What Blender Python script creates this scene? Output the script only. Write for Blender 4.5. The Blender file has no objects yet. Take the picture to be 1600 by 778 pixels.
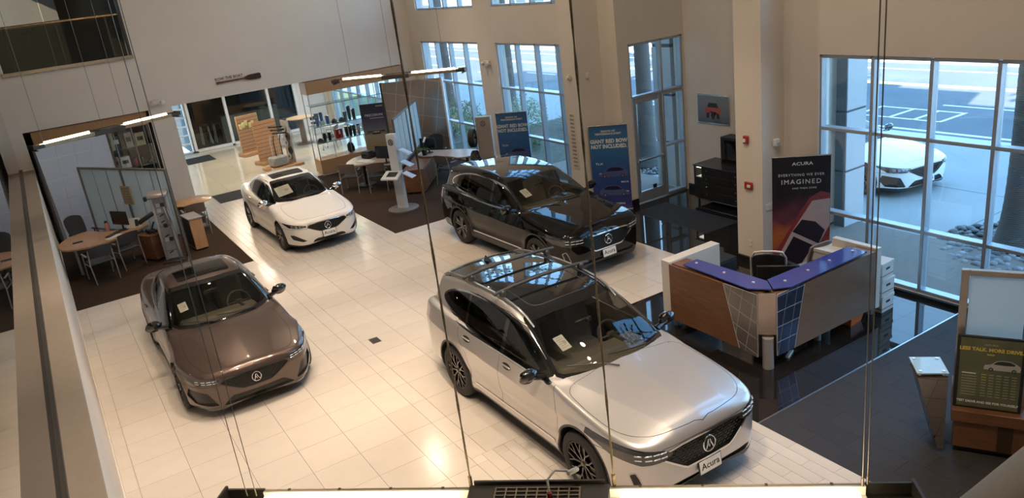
import bpy, bmesh, math, random
import numpy as np
from mathutils import Vector, Matrix, Euler
# ------------------------------------------------------------------ camera, world, sun, lamps, exposure
scene = bpy.context.scene
_cd = bpy.data.cameras.new('camera'); _cam = bpy.data.objects.new('camera', _cd); scene.collection.objects.link(_cam)
_yaw, _pit, _rol = 0.5203583582585705, 0.34344587142814054, -0.1272509514171418
_F = Vector((math.sin(_yaw)*math.cos(_pit), math.cos(_yaw)*math.cos(_pit), -math.sin(_pit)))
_r0 = Vector((math.cos(_yaw), -math.sin(_yaw), 0)); _u0 = _r0.cross(_F)
_R = _r0*math.cos(_rol)+_u0*math.sin(_rol); _U = _u0*math.cos(_rol)-_r0*math.sin(_rol)
_cam.matrix_world = Matrix(((_R.x, _U.x, -_F.x, .1432), (_R.y, _U.y, -_F.y, -9.2074), (_R.z, _U.z, -_F.z, 5.5572), (0, 0, 0, 1)))
_cd.sensor_width = 36; _cd.lens = 1226.0/1600*36; _cd.clip_start = .05; _cd.clip_end = 400
scene.camera = _cam
scene.view_settings.view_transform = 'Standard'; scene.view_settings.look = 'None'; scene.view_settings.gamma = 1
scene.view_settings.exposure = 0.0
_w = bpy.data.worlds.new('world'); scene.world = _w; _w.use_nodes = True
_t = _w.node_tree; _bg = _t.nodes['Background']
_tc = _t.nodes.new('ShaderNodeTexCoord'); _sp = _t.nodes.new('ShaderNodeSeparateXYZ'); _rp = _t.nodes.new('ShaderNodeValToRGB')
_t.links.new(_tc.outputs['Generated'], _sp.inputs[0]); _t.links.new(_sp.outputs['Z'], _rp.inputs[0]); _t.links.new(_rp.outputs[0], _bg.inputs[0])
_e = _rp.color_ramp.elements; _e[0].position = 0; _e[0].color = (.58, .82, 1, 1); _e[1].position = .6; _e[1].color = (.26, .55, 1, 1)
_bg.inputs[1].default_value = 4.7
_sd = bpy.data.lights.new('sun', 'SUN'); _sd.energy = 25; _sd.angle = .01; _sd.color = (1, .93, .82)
_so = bpy.data.objects.new('sun', _sd); scene.collection.objects.link(_so)
_so.rotation_euler = Vector((math.cos(.33)*math.cos(.595), math.sin(.33)*math.cos(.595), -math.sin(.595))).to_track_quat('-Z', 'Y').to_euler()
# warm ceiling spotlights over the cars
WARM = (1, .79, .60)
def spot(x, y, z, tx, ty, e, ang=55, r=.07, blend=.6, col=WARM):
    l = bpy.data.lights.new('ceiling_spot', 'SPOT'); l.energy = e; l.color = col; l.spot_size = math.radians(ang); l.spot_blend = blend; l.shadow_soft_size = r
    o = bpy.data.objects.new('ceiling_spot', l); scene.collection.objects.link(o); o.location = (x, y, z)
    o.rotation_euler = (Vector((tx, ty, 0))-Vector((x, y, z))).to_track_quat('-Z', 'Y').to_euler(); return o
for _x, _y, _tx, _ty, _en in [(1.2, 0.2, 1.5, 2.2, 900), (2.6, .4, 1.8, 3.0, 900), (.4, 4.5, 1.2, 5.0, 700), (3.4, 5.0, 4.3, 8.6, 1000), (5.6, 5.2, 5.6, 8.0, 900),
                              (3.0, -4.6, 4.2, -2.4, 1100), (5.0, -5.8, 5.2, -3.2, 1100), (2.0, -5.0, 2.2, -2.2, 1000), (4.0, 1.0, 4.6, 2.6, 800), (6.0, 1.2, 7.4, 2.6, 800), (6.2, -2.6, 8.6, 2.0, 700),
                              (4.2, 10.4, 4.6, 11.5, 700), (3.6, -1.0, 3.0, .6, 700), (7.4, -3.0, 7.4, -1.4, 500), (1.0, -3.6, 1.2, -1.4, 800), (5.6, -7, 6, -4.8, 500)]:
    spot(_x, _y, 8.2, _tx, _ty, _en*.80)
# broad ceiling luminaires
for _x, _y in [(2, 2), (7, 4), (3, 9), (8, 11), (3, -5), (8, -2)]:
    l = bpy.data.lights.new('ceiling_lamp', 'AREA'); l.shape = 'DISK'; l.size = .22; l.energy = 92; l.color = (1, .80, .58)
    o = bpy.data.objects.new('ceiling_lamp', l); scene.collection.objects.link(o); o.location = (_x, _y, 8.85)
for _x, _y in [(5.6, 17.2), (9.2, 17.6), (5.8, 21), (9, 21.5)]:
    l = bpy.data.lights.new('lobby_lamp', 'AREA'); l.shape = 'DISK'; l.size = .5; l.energy = 70; l.color = (1, .86, .66)
    o = bpy.data.objects.new('lobby_lamp', l); scene.collection.objects.link(o); o.location = (_x, _y, 2.94)
for _x, _y in [(1.2, 11.2), (9.2, 11.4)]: spot(_x, _y, 8.2, _x, _y+.4, 260, 70)
# ------------------------------------------------------------------ helpers
PI = math.pi
def srgb(r, g, b):
    f = lambda c: ((c/255+.055)/1.055)**2.4 if c > 10 else c/255/12.92
    return (f(r), f(g), f(b), 1)

class NT:
    def __init__(s, name):
        s.m = bpy.data.materials.new(name); s.m.use_nodes = True
        s.t = s.m.node_tree; s.n = s.t.nodes; s.l = s.t.links
        s.b = s.n['Principled BSDF']; s.out = s.n['Material Output']
    def add(s, typ, **kw):
        x = s.n.new(typ)
        for k, v in kw.items(): setattr(x, k, v)
        return x
    def link(s, a, b): s.l.new(a, b)
    def noise(s, scale=5, detail=3, stretch=None, rough=.55):
        tc = s.add('ShaderNodeTexCoord'); mp = s.add('ShaderNodeMapping')
        s.link(tc.outputs['Object'], mp.inputs[0])
        if stretch: mp.inputs['Scale'].default_value = stretch
        nz = s.add('ShaderNodeTexNoise'); nz.inputs['Scale'].default_value = scale
        nz.inputs['Detail'].default_value = detail; nz.inputs['Roughness'].default_value = rough
        s.link(mp.outputs[0], nz.inputs['Vector']); return nz
    def ramp(s, src, cols):
        r = s.add('ShaderNodeValToRGB')
        els = r.color_ramp.elements
        while len(els) < len(cols): els.new(.5)
        for e, (p, c) in zip(els, cols): e.position = p; e.color = c
        s.link(src, r.inputs[0]); return r
    def bump(s, src, strength=.1, dist=.01):
        b = s.add('ShaderNodeBump'); b.inputs['Strength'].default_value = strength
        b.inputs['Distance'].default_value = dist
        s.link(src, b.inputs['Height']); s.link(b.outputs[0], s.b.inputs['Normal'])

def mul(c, k): return (min(1, c[0]*k), min(1, c[1]*k), min(1, c[2]*k), 1)
MATS = {}
def mat(name, col, rough=.5, metal=0, var=.06, scale=6, coat=0, spec=.5, bump=0, stretch=None, coatr=.03, bscale=None):
    if name in MATS: return MATS[name]
    k = NT(name); b = k.b
    b.inputs['Roughness'].default_value = rough; b.inputs['Metallic'].default_value = metal
    b.inputs['Specular IOR Level'].default_value = spec
    b.inputs['Coat Weight'].default_value = coat; b.inputs['Coat Roughness'].default_value = coatr
    nz = k.noise(scale, 4, stretch)
    r = k.ramp(nz.outputs['Fac'], [(.3, mul(col, 1-var)), (.7, mul(col, 1+var))])
    k.link(r.outputs[0], b.inputs['Base Color'])
    if bump:
        nb = k.noise(bscale or scale*6, 3, stretch); k.bump(nb.outputs['Fac'], bump)
    MATS[name] = k.m; return k.m
def emis(name, col, st):
    if name in MATS: return MATS[name]
    k = NT(name); k.b.inputs['Base Color'].default_value = col
    k.b.inputs['Emission Color'].default_value = col; k.b.inputs['Emission Strength'].default_value = st
    MATS[name] = k.m; return k.m
def glass(name, tint, refl_tint=(1, 1, 1, 1), ior=1.5, rough=0):
    """thin sheet glass: fresnel mirror over a tinted see-through body"""
    if name in MATS: return MATS[name]
    k = NT(name); k.n.remove(k.b)
    fr = k.add('ShaderNodeFresnel'); ge = k.add('ShaderNodeNewGeometry'); mi = k.add('ShaderNodeMix')   # same index on both faces of the sheet
    mi.inputs['A'].default_value = ior; mi.inputs['B'].default_value = 1/ior
    k.link(ge.outputs['Backfacing'], mi.inputs['Factor']); k.link(mi.outputs['Result'], fr.inputs['IOR'])
    gl = k.add('ShaderNodeBsdfGlossy'); gl.inputs['Color'].default_value = refl_tint; gl.inputs['Roughness'].default_value = rough
    tr = k.add('ShaderNodeBsdfTransparent'); tr.inputs['Color'].default_value = tint
    mx = k.add('ShaderNodeMixShader')
    k.link(fr.outputs[0], mx.inputs[0]); k.link(tr.outputs[0], mx.inputs[1]); k.link(gl.outputs[0], mx.inputs[2])
    k.link(mx.outputs[0], k.out.inputs[0])
    MATS[name] = k.m; return k.m
def wood(name, c0, c1, rough=.35, stretch=(1, 1, 12), scale=3):
    if name in MATS: return MATS[name]
    k = NT(name); k.b.inputs['Roughness'].default_value = rough
    nz = k.noise(scale, 6, stretch, .65)
    r = k.ramp(nz.outputs['Fac'], [(.3, c0), (.68, c1)])
    k.link(r.outputs[0], k.b.inputs['Base Color'])
    MATS[name] = k.m; return k.m
def frosted(name, col, tr=.55):
    """acid-etched glass: part diffuse, part light let through"""
    if name in MATS: return MATS[name]
    k = NT(name); k.n.remove(k.b); d = k.add('ShaderNodeBsdfDiffuse'); t = k.add('ShaderNodeBsdfTranslucent'); g = k.add('ShaderNodeBsdfGlossy'); m = k.add('ShaderNodeMixShader'); m2 = k.add('ShaderNodeMixShader')
    nz = k.noise(2, 3); r = k.ramp(nz.outputs['Fac'], [(.3, mul(col, .97)), (.7, mul(col, 1.03))]); k.link(r.outputs[0], d.inputs[0]); k.link(r.outputs[0], t.inputs[0]); g.inputs['Roughness'].default_value = .35
    m.inputs[0].default_value = tr; m2.inputs[0].default_value = .06; k.link(d.outputs[0], m.inputs[1]); k.link(t.outputs[0], m.inputs[2]); k.link(m.outputs[0], m2.inputs[1]); k.link(g.outputs[0], m2.inputs[2]); k.link(m2.outputs[0], k.out.inputs[0])
    MATS[name] = k.m; return k.m
def paint(name, col, metal=.0, rough=.35, flake=0, spec=.5):
    if name in MATS: return MATS[name]
    k = NT(name); b = k.b
    b.inputs['Metallic'].default_value = metal; b.inputs['Roughness'].default_value = rough
    b.inputs['Specular IOR Level'].default_value = spec
    b.inputs['Coat Weight'].default_value = 1; b.inputs['Coat Roughness'].default_value = .015
    nz = k.noise(900, 2)
    r = k.ramp(nz.outputs['Fac'], [(.3, mul(col, 1-flake)), (.7, mul(col, 1+flake))])
    # inside of the shell is dark trim
    ge = k.add('ShaderNodeNewGeometry'); mx = k.add('ShaderNodeMixRGB'); mx.inputs[2].default_value = (.02, .02, .02, 1)
    k.link(ge.outputs['Backfacing'], mx.inputs[0]); k.link(r.outputs[0], mx.inputs[1])
    k.link(mx.outputs[0], b.inputs['Base Color'])
    MATS[name] = k.m; return k.m

COL = bpy.context.scene.collection
def link(o, parent=None):
    COL.objects.link(o)
    if parent is not None: o.parent = parent
    return o
def tag(o, label=None, cat=None, group=None, kind=None):
    if label: o['label'] = label
    if cat: o['category'] = cat
    if group: o['group'] = group
    if kind: o['kind'] = kind
    return o
def thing(name, label, cat, loc=(0, 0, 0), rz=0, group=None):
    o = bpy.data.objects.new(name, None); link(o)
    o.empty_display_size = .1
    o.location = loc; o.rotation_euler = (0, 0, rz)
    return tag(o, label, cat, group)
def dup(o, parent=None):
    c = o.copy(); link(c, parent)
    for ch in list(o.children): dup(ch, c)
    return c

def rotm(rx=0, ry=0, rz=0): return Euler((rx, ry, rz)).to_matrix()
class MB:
    """collects shapes, then links them as ONE mesh object"""
    def __init__(s): s.v = []; s.f = []
    def put(s, vs, fs):
        o = len(s.v); s.v += [tuple(p) for p in vs]; s.f += [tuple(i+o for i in f) for f in fs]; return s
    def box(s, c, d, rz=0, bev=0, rx=0, ry=0):
        hx, hy, hz = d[0]/2, d[1]/2, d[2]/2; b = min(bev, hx*.9, hy*.9, hz*.9)
        M = rotm(rx, ry, rz) if (rx or ry or rz) else None
        def T(p):
            if M is not None: p = M @ Vector(p)
            return (p[0]+c[0], p[1]+c[1], p[2]+c[2])
        if b <= 0:
            vs = [(x*hx, y*hy, z*hz) for z in (-1, 1) for y in (-1, 1) for x in (-1, 1)]
            fs = [(0, 2, 3, 1), (4, 5, 7, 6), (0, 1, 5, 4), (2, 6, 7, 3), (0, 4, 6, 2), (1, 3, 7, 5)]
            return s.put([T(p) for p in vs], fs)
        vs = []; ix = {}
        for sx in (-1, 1):
            for sy in (-1, 1):
                for sz in (-1, 1):
                    for a in range(3):
                        p = [sx*(hx-b), sy*(hy-b), sz*(hz-b)]
                        p[a] += (sx, sy, sz)[a]*b
                        ix[(sx, sy, sz, a)] = len(vs); vs.append(T(p))
        fs = []
        q = [(-1, -1), (1, -1), (1, 1), (-1, 1)]
        for a in range(3):
            for sg in (-1, 1):
                l = []
                for u, w in q:
                    k = [0, 0, 0]; k[a] = sg; k[(a+1) % 3] = u; k[(a+2) % 3] = w
                    l.append(ix[(*k, a)])
                fs.append(tuple(l if sg > 0 else l[::-1]))
            for u, w in q:   # edge chamfer along axis a
                k0 = [0]*3; k0[a] = -1; k0[(a+1) % 3] = u; k0[(a+2) % 3] = w
                k1 = list(k0); k1[a] = 1
                b1, b2 = (a+1) % 3, (a+2) % 3
                l = [ix[(*k0, b1)], ix[(*k1, b1)], ix[(*k1, b2)], ix[(*k0, b2)]]
                fs.append(tuple(l if u*w < 0 else l[::-1]))
        for sx in (-1, 1):
            for sy in (-1, 1):
                for sz in (-1, 1):
                    l = [ix[(sx, sy, sz, a)] for a in range(3)]
                    fs.append(tuple(l if sx*sy*sz > 0 else l[::-1]))
        return s.put(vs, fs)
    def span(s, a, b, bev=0):
        return s.box([(a[i]+b[i])/2 for i in range(3)], [abs(b[i]-a[i]) for i in range(3)], bev=bev)
    def cyl(s, p0, p1, r0, r1=None, n=16, caps=True):
        r1 = r0 if r1 is None else r1
        p0, p1 = Vector(p0), Vector(p1); d = (p1-p0).normalized()
        a = d.orthogonal().normalized(); b = d.cross(a)
        vs = []
        for p, r in ((p0, r0), (p1, r1)):
            for i in range(n):
                t = 2*PI*i/n; vs.append(p+(a*math.cos(t)+b*math.sin(t))*r)
        fs = [(i, (i+1) % n, n+(i+1) % n, n+i) for i in range(n)]
        if caps: fs += [tuple(range(n-1, -1, -1)), tuple(range(n, 2*n))]
        return s.put(vs, fs)
    def tube(s, pts, r, n=8, closed=False, caps=True):
        pts = [Vector(p) for p in pts]; m = len(pts); vs = []
        up = None
        for i, p in enumerate(pts):
            if closed: d = pts[(i+1) % m]-pts[i-1]
            else: d = pts[min(i+1, m-1)]-pts[max(i-1, 0)]
            d.normalize()
            if up is None: up = d.orthogonal().normalized()
            a = (up-d*up.dot(d)).normalized(); up = a; b = d.cross(a)
            rr = r[i] if isinstance(r, (list, tuple)) else r
            for k in range(n):
                t = 2*PI*k/n; vs.append(p+(a*math.cos(t)+b*math.sin(t))*rr)
        fs = []
        for i in range(m if closed else m-1):
            j = (i+1) % m
            for k in range(n):
                k2 = (k+1) % n; fs.append((i*n+k, i*n+k2, j*n+k2, j*n+k))
        if caps and not closed: fs += [tuple(range(n-1, -1, -1)), tuple((m-1)*n+k for k in range(n))]
        return s.put(vs, fs)
    def lathe(s, prof, c=(0, 0, 0), n=24, M=None, closed=False):
        """profile of (r, z) turned about z (or M @ z)"""
        vs = []; m = len(prof)
        for r, z in prof:
            for i in range(n):
                t = 2*PI*i/n; p = Vector((r*math.cos(t), r*math.sin(t), z))
                if M is not None: p = M @ p
                vs.append(p+Vector(c))
        fs = []
        for i in range(m if closed else m-1):
            j = (i+1) % m
            for k in range(n):
                k2 = (k+1) % n; fs.append((i*n+k, i*n+k2, j*n+k2, j*n+k))
        if not closed:
            if prof[0][0] > 1e-4: fs.append(tuple(range(n-1, -1, -1)))
            if prof[-1][0] > 1e-4: fs.append(tuple((m-1)*n+k for k in range(n)))
        return s.put(vs, fs)
    def prism(s, poly, z0, z1, M=None, c=(0, 0, 0)):
        """polygon in local xy extruded in z"""
        n = len(poly)
        area = sum(poly[i][0]*poly[(i+1) % n][1]-poly[(i+1) % n][0]*poly[i][1] for i in range(n))
        if area < 0: poly = poly[::-1]
        vs = [Vector((x, y, z)) for z in (z0, z1) for x, y in poly]
        if M is not None: vs = [M @ v for v in vs]
        vs = [v+Vector(c) for v in vs]
        return s.put(vs, [tuple(range(n-1, -1, -1)), tuple(range(n, 2*n))]+[(i, (i+1) % n, n+(i+1) % n, n+i) for i in range(n)])
    def ball(s, c, r, n=12, m=8, M=None):
        if not isinstance(r, (tuple, list)): r = (r, r, r)
        vs = []; fs = []
        for j in range(m+1):
            ph = PI*j/m-PI/2
            for i in range(n):
                t = 2*PI*i/n; p = Vector((r[0]*math.cos(ph)*math.cos(t), r[1]*math.cos(ph)*math.sin(t), r[2]*math.sin(ph)))
                if M is not None: p = M @ p
                vs.append(p+Vector(c))
        for j in range(m):
            for i in range(n):
                i2 = (i+1) % n; fs.append((j*n+i, j*n+i2, (j+1)*n+i2, (j+1)*n+i))
        return s.put(vs, fs)
    def quad(s, *ps): return s.put(ps, [tuple(range(len(ps)))])
    def mesh(s, name, m, ang=38):
        me = bpy.data.meshes.new(name); me.from_pydata(s.v, [], s.f)
        me.validate(); me.update()
        me.shade_smooth(); me.set_sharp_from_angle(angle=math.radians(ang))
        if m is not None: me.materials.append(m)
        return me
    def build(s, name, m, parent=None, loc=None, ang=38):
        o = bpy.data.objects.new(name, s.mesh(name, m, ang)); link(o, parent)
        if loc is not None: o.location = loc
        return o
def obj(name, me, parent=None, loc=None, rz=0):
    o = bpy.data.objects.new(name, me); link(o, parent)
    if loc is not None: o.location = loc
    if rz: o.rotation_euler = (0, 0, rz)
    return o
def struct(o): o['kind'] = 'structure'; return o

TXT = {}
def text(name, s, size, m, parent, loc, M=None, bold=0, depth=.0015, align='CENTER', sx=1, shear=0, space=1):
    """lettering as a thin solid standing on its sign; text lies in local xz, read from -y"""
    key = (s, bold, align, shear, space)
    if key not in TXT:
        cu = bpy.data.curves.new('lettering', 'FONT'); cu.body = s; cu.size = 1; cu.align_x = align
        cu.offset = bold; cu.resolution_u = 2; cu.extrude = .01; cu.shear = shear; cu.space_character = space
        to = bpy.data.objects.new('lettering', cu); link(to)
        dg = bpy.context.evaluated_depsgraph_get(); dg.update()
        me0 = bpy.data.meshes.new_from_object(to.evaluated_get(dg))
        TXT[key] = ([tuple(v.co) for v in me0.vertices], [tuple(p.vertices) for p in me0.polygons])
        bpy.data.objects.remove(to)
    vs, fs = TXT[key]
    b = MB(); b.put([Vector((x*size*sx, -z/.01*depth, y*size)) for x, y, z in vs], fs)
    if M is not None: b.v = [tuple(M @ Vector(p)) for p in b.v]
    return b.build(name, m, parent, loc)
# ------------------------------------------------------------------ car bodies: a smooth solid, meshed and cut along its panel lines
def crom(P, closed=True, k=6):
    P = np.array(P, float); n = len(P); out = []
    for i in range(n if closed else n-1):
        if closed: a, b, c, d = P[i-1], P[i], P[(i+1) % n], P[(i+2) % n]
        else: a, b, c, d = P[max(i-1, 0)], P[i], P[i+1], P[min(i+2, n-1)]
        for t in np.arange(k)/k:
            out.append(.5*(2*b+(c-a)*t+(2*a-5*b+4*c-d)*t*t+(3*b-a-3*c+d)*t**3))
    if not closed: out.append(P[-1])
    return np.array(out)
def polysdf(poly, X, Y):
    P = np.asarray(poly, float); d2 = np.full(X.shape, 1e9); ins = np.zeros(X.shape, bool)
    for i in range(len(P)):
        a, b = P[i-1], P[i]; e = b-a
        wx, wy = X-a[0], Y-a[1]
        t = np.clip((wx*e[0]+wy*e[1])/max(e@e, 1e-12), 0, 1)
        d2 = np.minimum(d2, (wx-t*e[0])**2+(wy-t*e[1])**2)
        if a[1] != b[1]:
            c = ((a[1] > Y) != (b[1] > Y)) & (X < (b[0]-a[0])*(Y-a[1])/(b[1]-a[1])+a[0]); ins ^= c
    return np.where(ins, -1, 1)*np.sqrt(d2)
class Tab:
    def __init__(s, poly, lo, hi, h=.015):
        s.lo = lo; s.h = h
        xs = np.arange(lo[0], hi[0], h); ys = np.arange(lo[1], hi[1], h)
        X, Y = np.meshgrid(xs, ys, indexing='ij'); s.t = polysdf(poly, X, Y)
    def __call__(s, x, y):
        u = np.clip((x-s.lo[0])/s.h, 0, s.t.shape[0]-1.001); v = np.clip((y-s.lo[1])/s.h, 0, s.t.shape[1]-1.001)
        i = u.astype(int); j = v.astype(int); u = u-i; v = v-j; t = s.t
        return (t[i, j]*(1-u)+t[i+1, j]*u)*(1-v)+(t[i, j+1]*(1-u)+t[i+1, j+1]*u)*v
def smax(a, b, k): h = np.maximum(k-np.abs(a-b), 0)/k; return np.maximum(a, b)+h*h*k/4
def smin(a, b, k): h = np.maximum(k-np.abs(a-b), 0)/k; return np.minimum(a, b)-h*h*k/4
def sstep(a, b, x): t = np.clip((x-a)/(b-a), 0, 1); return t*t*(3-2*t)
def itp(tab, x):
    t = np.array(tab, float); return np.interp(x, t[:, 0], t[:, 1])
def sitp(tab):
    t = crom(np.array(tab, float), False, 8); o = np.argsort(t[:, 0]); t = t[o]
    return lambda x: np.interp(x, t[:, 0], t[:, 1])

def car_sdf(P):
    xlo, xhi = -P['wb']-P['ro']-.25, P['fo']+.25
    side = Tab(crom(P['side']), (xlo, -.3), (xhi, 2.2)); gh = Tab(crom(P['gh']), (xlo, -.3), (xhi, 2.2))
    pl = [(x, y) for x, y in P['plan']]; pl = pl+[(x, -y) for x, y in pl[::-1] if y > 0]
    plan = Tab(crom(pl), (xlo, -.4), (xhi, 1.5))
    ins = sitp(P['inset']); zs = sitp(P['shoulder']); R = P['arch']
    wb = P['wb']; gwid = sitp(P['gwid'])
    def f(p):
        x, y, z = p[:, 0], np.abs(p[:, 1]), p[:, 2]
        # lower body: side silhouette x plan x section
        s = z-zs(x)
        inset = ins(z)+np.where(s > 0, P['sh_up']*s, 0)+P['tuck']*np.exp(-((z-P['tuckz'])/.1)**2)*sstep(.2, -.3, x)*sstep(-wb+.1, -wb+.6, x)
        for ax in (0, -wb):
            r = np.hypot(x-ax, z-P['tr'])
            inset = inset-P['flare']*np.exp(-((r-R)/.09)**2)*(z < .9)
        yc = itp(P['hoodline'], x)
        bul = (.05-P['hs'][0]*np.minimum(y, yc)-P['hs'][1]*np.maximum(y-yc, 0))*sstep(-.75, -.3, x)-.028*sstep(-.75, -.3, x)   # folded hood: centre ridge and two side creases
        zt = z+P['crown']*y*y+.12*np.maximum(y-.62, 0)**2*sstep(-.9, -.2, x)-bul
        d = smax(side(x, zt), plan(x, y+inset), P['k'])
        # greenhouse
        g1 = gh(x+np.where(x > P['gmid'], P['bow']*y*y, -P['bow']*.8*y*y)*sstep(0, .8, np.abs(x-P['gmid'])), z+P['gcrown']*y*y)
        w = gwid(x)-P['tumble']*(z-P['zbelt'])-P['tumble2']*np.maximum(z-P['zbelt'], 0)**2
        g2 = (y-w)*.92
        d = smin(d, smax(g1, g2, P['gk']), P['uk'])
        for ax in (0, -wb):
            r = np.hypot(x-ax, z-P['tr']-.01)
            c = np.maximum(r-R, P['well']-y)
            d = smax(d, -c, .012)
        return d
    return f, (xlo, xhi)
def grad(f, p, e=.004):
    g = np.zeros_like(p)
    for a in range(3):
        q = p.copy(); q[:, a] += e; g[:, a] = f(q); q[:, a] -= 2*e; g[:, a] -= f(q)
    return g/(2*e)
def surfnet(f, lo, hi, h):
    ax = [np.arange(lo[i], hi[i]+h, h) for i in range(3)]; n = [len(a) for a in ax]
    D = np.empty(n)
    G = np.stack(np.meshgrid(ax[1], ax[2], indexing='ij'), -1).reshape(-1, 2)
    for i0 in range(0, n[0], 32):
        xs = ax[0][i0:i0+32]
        p = np.concatenate([np.repeat(xs, len(G))[:, None], np.tile(G, (len(xs), 1))], 1)
        D[i0:i0+32] = f(p).reshape(len(xs), n[1], n[2])
    S = D < 0
    c = np.zeros([k-1 for k in n], int)
    for i in (0, 1):
        for j in (0, 1):
            for k in (0, 1): c += S[i:n[0]-1+i, j:n[1]-1+j, k:n[2]-1+k]
    cells = np.argwhere((c > 0) & (c < 8)); idx = np.full(c.shape, -1); idx[tuple(cells.T)] = np.arange(len(cells))
    V = np.array(lo)+(cells+.5)*h
    for _ in range(5):
        g = grad(f, V); g2 = (g*g).sum(1)+1e-9
        st = -(f(V)/np.maximum(g2, .15))[:, None]*g
        l = np.linalg.norm(st, axis=1, keepdims=True); st *= np.minimum(1, .5*h/np.maximum(l, 1e-9)); V = V+st
    N = grad(f, V, .005); N /= np.linalg.norm(N, axis=1, keepdims=True)+1e-9
    Q = []
    for a in range(3):
        b, d = (a+1) % 3, (a+2) % 3
        s0 = [slice(None)]*3; s1 = [slice(None)]*3; s0[a] = slice(0, -1); s1[a] = slice(1, None)
        for sgn in (0, 1):
            m = (S[tuple(s0)] & ~S[tuple(s1)]) if sgn == 0 else (~S[tuple(s0)] & S[tuple(s1)])
            e = np.argwhere(m); e = e[(e[:, b] > 0) & (e[:, d] > 0) & (e[:, b] < n[b]-1) & (e[:, d] < n[d]-1)]
            q = []
            for ob, od in ((1, 1), (0, 1), (0, 0), (1, 0)):
                k = e.copy(); k[:, b] -= ob; k[:, d] -= od; q.append(idx[tuple(k.T)])
            q = np.stack(q, 1); Q.append(q if sgn == 0 else q[:, ::-1])
    Q = np.concatenate(Q); Q = Q[(Q >= 0).all(1)]
    d1 = np.linalg.norm(V[Q[:, 0]]-V[Q[:, 2]], axis=1); d2 = np.linalg.norm(V[Q[:, 1]]-V[Q[:, 3]], axis=1)
    A = Q[d1 <= d2]; B = Q[d1 > d2]
    T = np.concatenate([A[:, [0, 1, 2]], A[:, [0, 2, 3]], B[:, [0, 1, 3]], B[:, [1, 2, 3]]])
    return V, N, T
def pack(V, N, T):
    u, inv = np.unique(T, return_inverse=True); return V[u], N[u], inv.reshape(-1, 3)
def cut(M, g):
    """split a triangle mesh exactly along g = 0 -> (inside, outside)"""
    V, N, T = M
    if len(T) == 0: return M, M
    g = np.where(np.abs(g) < 1e-6, 1e-6, g)
    ins = g[T] < 0; c = ins.sum(1)
    Ti = [T[c == 3]]; To = [T[c == 0]]
    X = T[(c == 1) | (c == 2)]
    if len(X):
        cx = (g[X] < 0).sum(1); lone_in = cx == 1
        lone = np.where(lone_in[:, None], g[X] < 0, g[X] >= 0).argmax(1); r = np.arange(len(X))
        a, b, d = X[r, lone], X[r, (lone+1) % 3], X[r, (lone+2) % 3]
        E = np.sort(np.concatenate([np.stack([a, b], 1), np.stack([a, d], 1)]), 1)
        U, inv = np.unique(E, axis=0, return_inverse=True); inv = inv.reshape(-1)
        t = (g[U[:, 0]]/(g[U[:, 0]]-g[U[:, 1]]))[:, None]
        nv = V[U[:, 0]]*(1-t)+V[U[:, 1]]*t; nn = N[U[:, 0]]*(1-t)+N[U[:, 1]]*t
        o = len(V); V = np.concatenate([V, nv]); N = np.concatenate([N, nn])
        ab = o+inv[:len(X)]; ad = o+inv[len(X):]
        t1 = np.stack([a, ab, ad], 1); t2 = np.stack([ab, b, d], 1); t3 = np.stack([ab, d, ad], 1)
        Ti += [t1[lone_in], t2[~lone_in], t3[~lone_in]]; To += [t1[~lone_in], t2[lone_in], t3[lone_in]]
    return pack(V, N, np.concatenate(Ti)), pack(V, N, np.concatenate(To))
def tomesh(name, M, m):
    V, N, T = M
    me = bpy.data.meshes.new(name); me.vertices.add(len(V)); me.vertices.foreach_set('co', V.astype(np.float32).ravel())
    me.loops.add(len(T)*3); me.loops.foreach_set('vertex_index', T.astype(np.int32).ravel())
    me.polygons.add(len(T)); me.polygons.foreach_set('loop_start', np.arange(0, len(T)*3, 3, dtype=np.int32))
    me.update(calc_edges=True); me.shade_smooth()
    N = N/(np.linalg.norm(N, axis=1, keepdims=True)+1e-9)
    me.normals_split_custom_set_from_vertices([tuple(map(float, k)) for k in N])
    me.materials.append(m); return me
def mirror_poly(P): return [tuple(p) for p in P]
def solve(f, p0, p1, n=60):
    """first surface hit going from p0 to p1 (arrays)"""
    p0 = np.atleast_2d(np.array(p0, float)); p1 = np.atleast_2d(np.array(p1, float))
    ts = np.linspace(0, 1, n); best = np.full(len(p0), np.nan); prev = f(p0)
    for i in range(1, n):
        p = p0+(p1-p0)*ts[i]; d = f(p)
        m = np.isnan(best) & (d <= 0) & (prev > 0)
        if m.any():
            lo = np.full(m.sum(), ts[i-1]); hi = np.full(m.sum(), ts[i])
            for _ in range(18):
                mid = (lo+hi)/2; dd = f(p0[m]+(p1[m]-p0[m])*mid[:, None]); lo = np.where(dd > 0, mid, lo); hi = np.where(dd > 0, hi, mid)
            best[m] = hi
        prev = d
    return p0+(p1-p0)*best[:, None]
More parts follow.
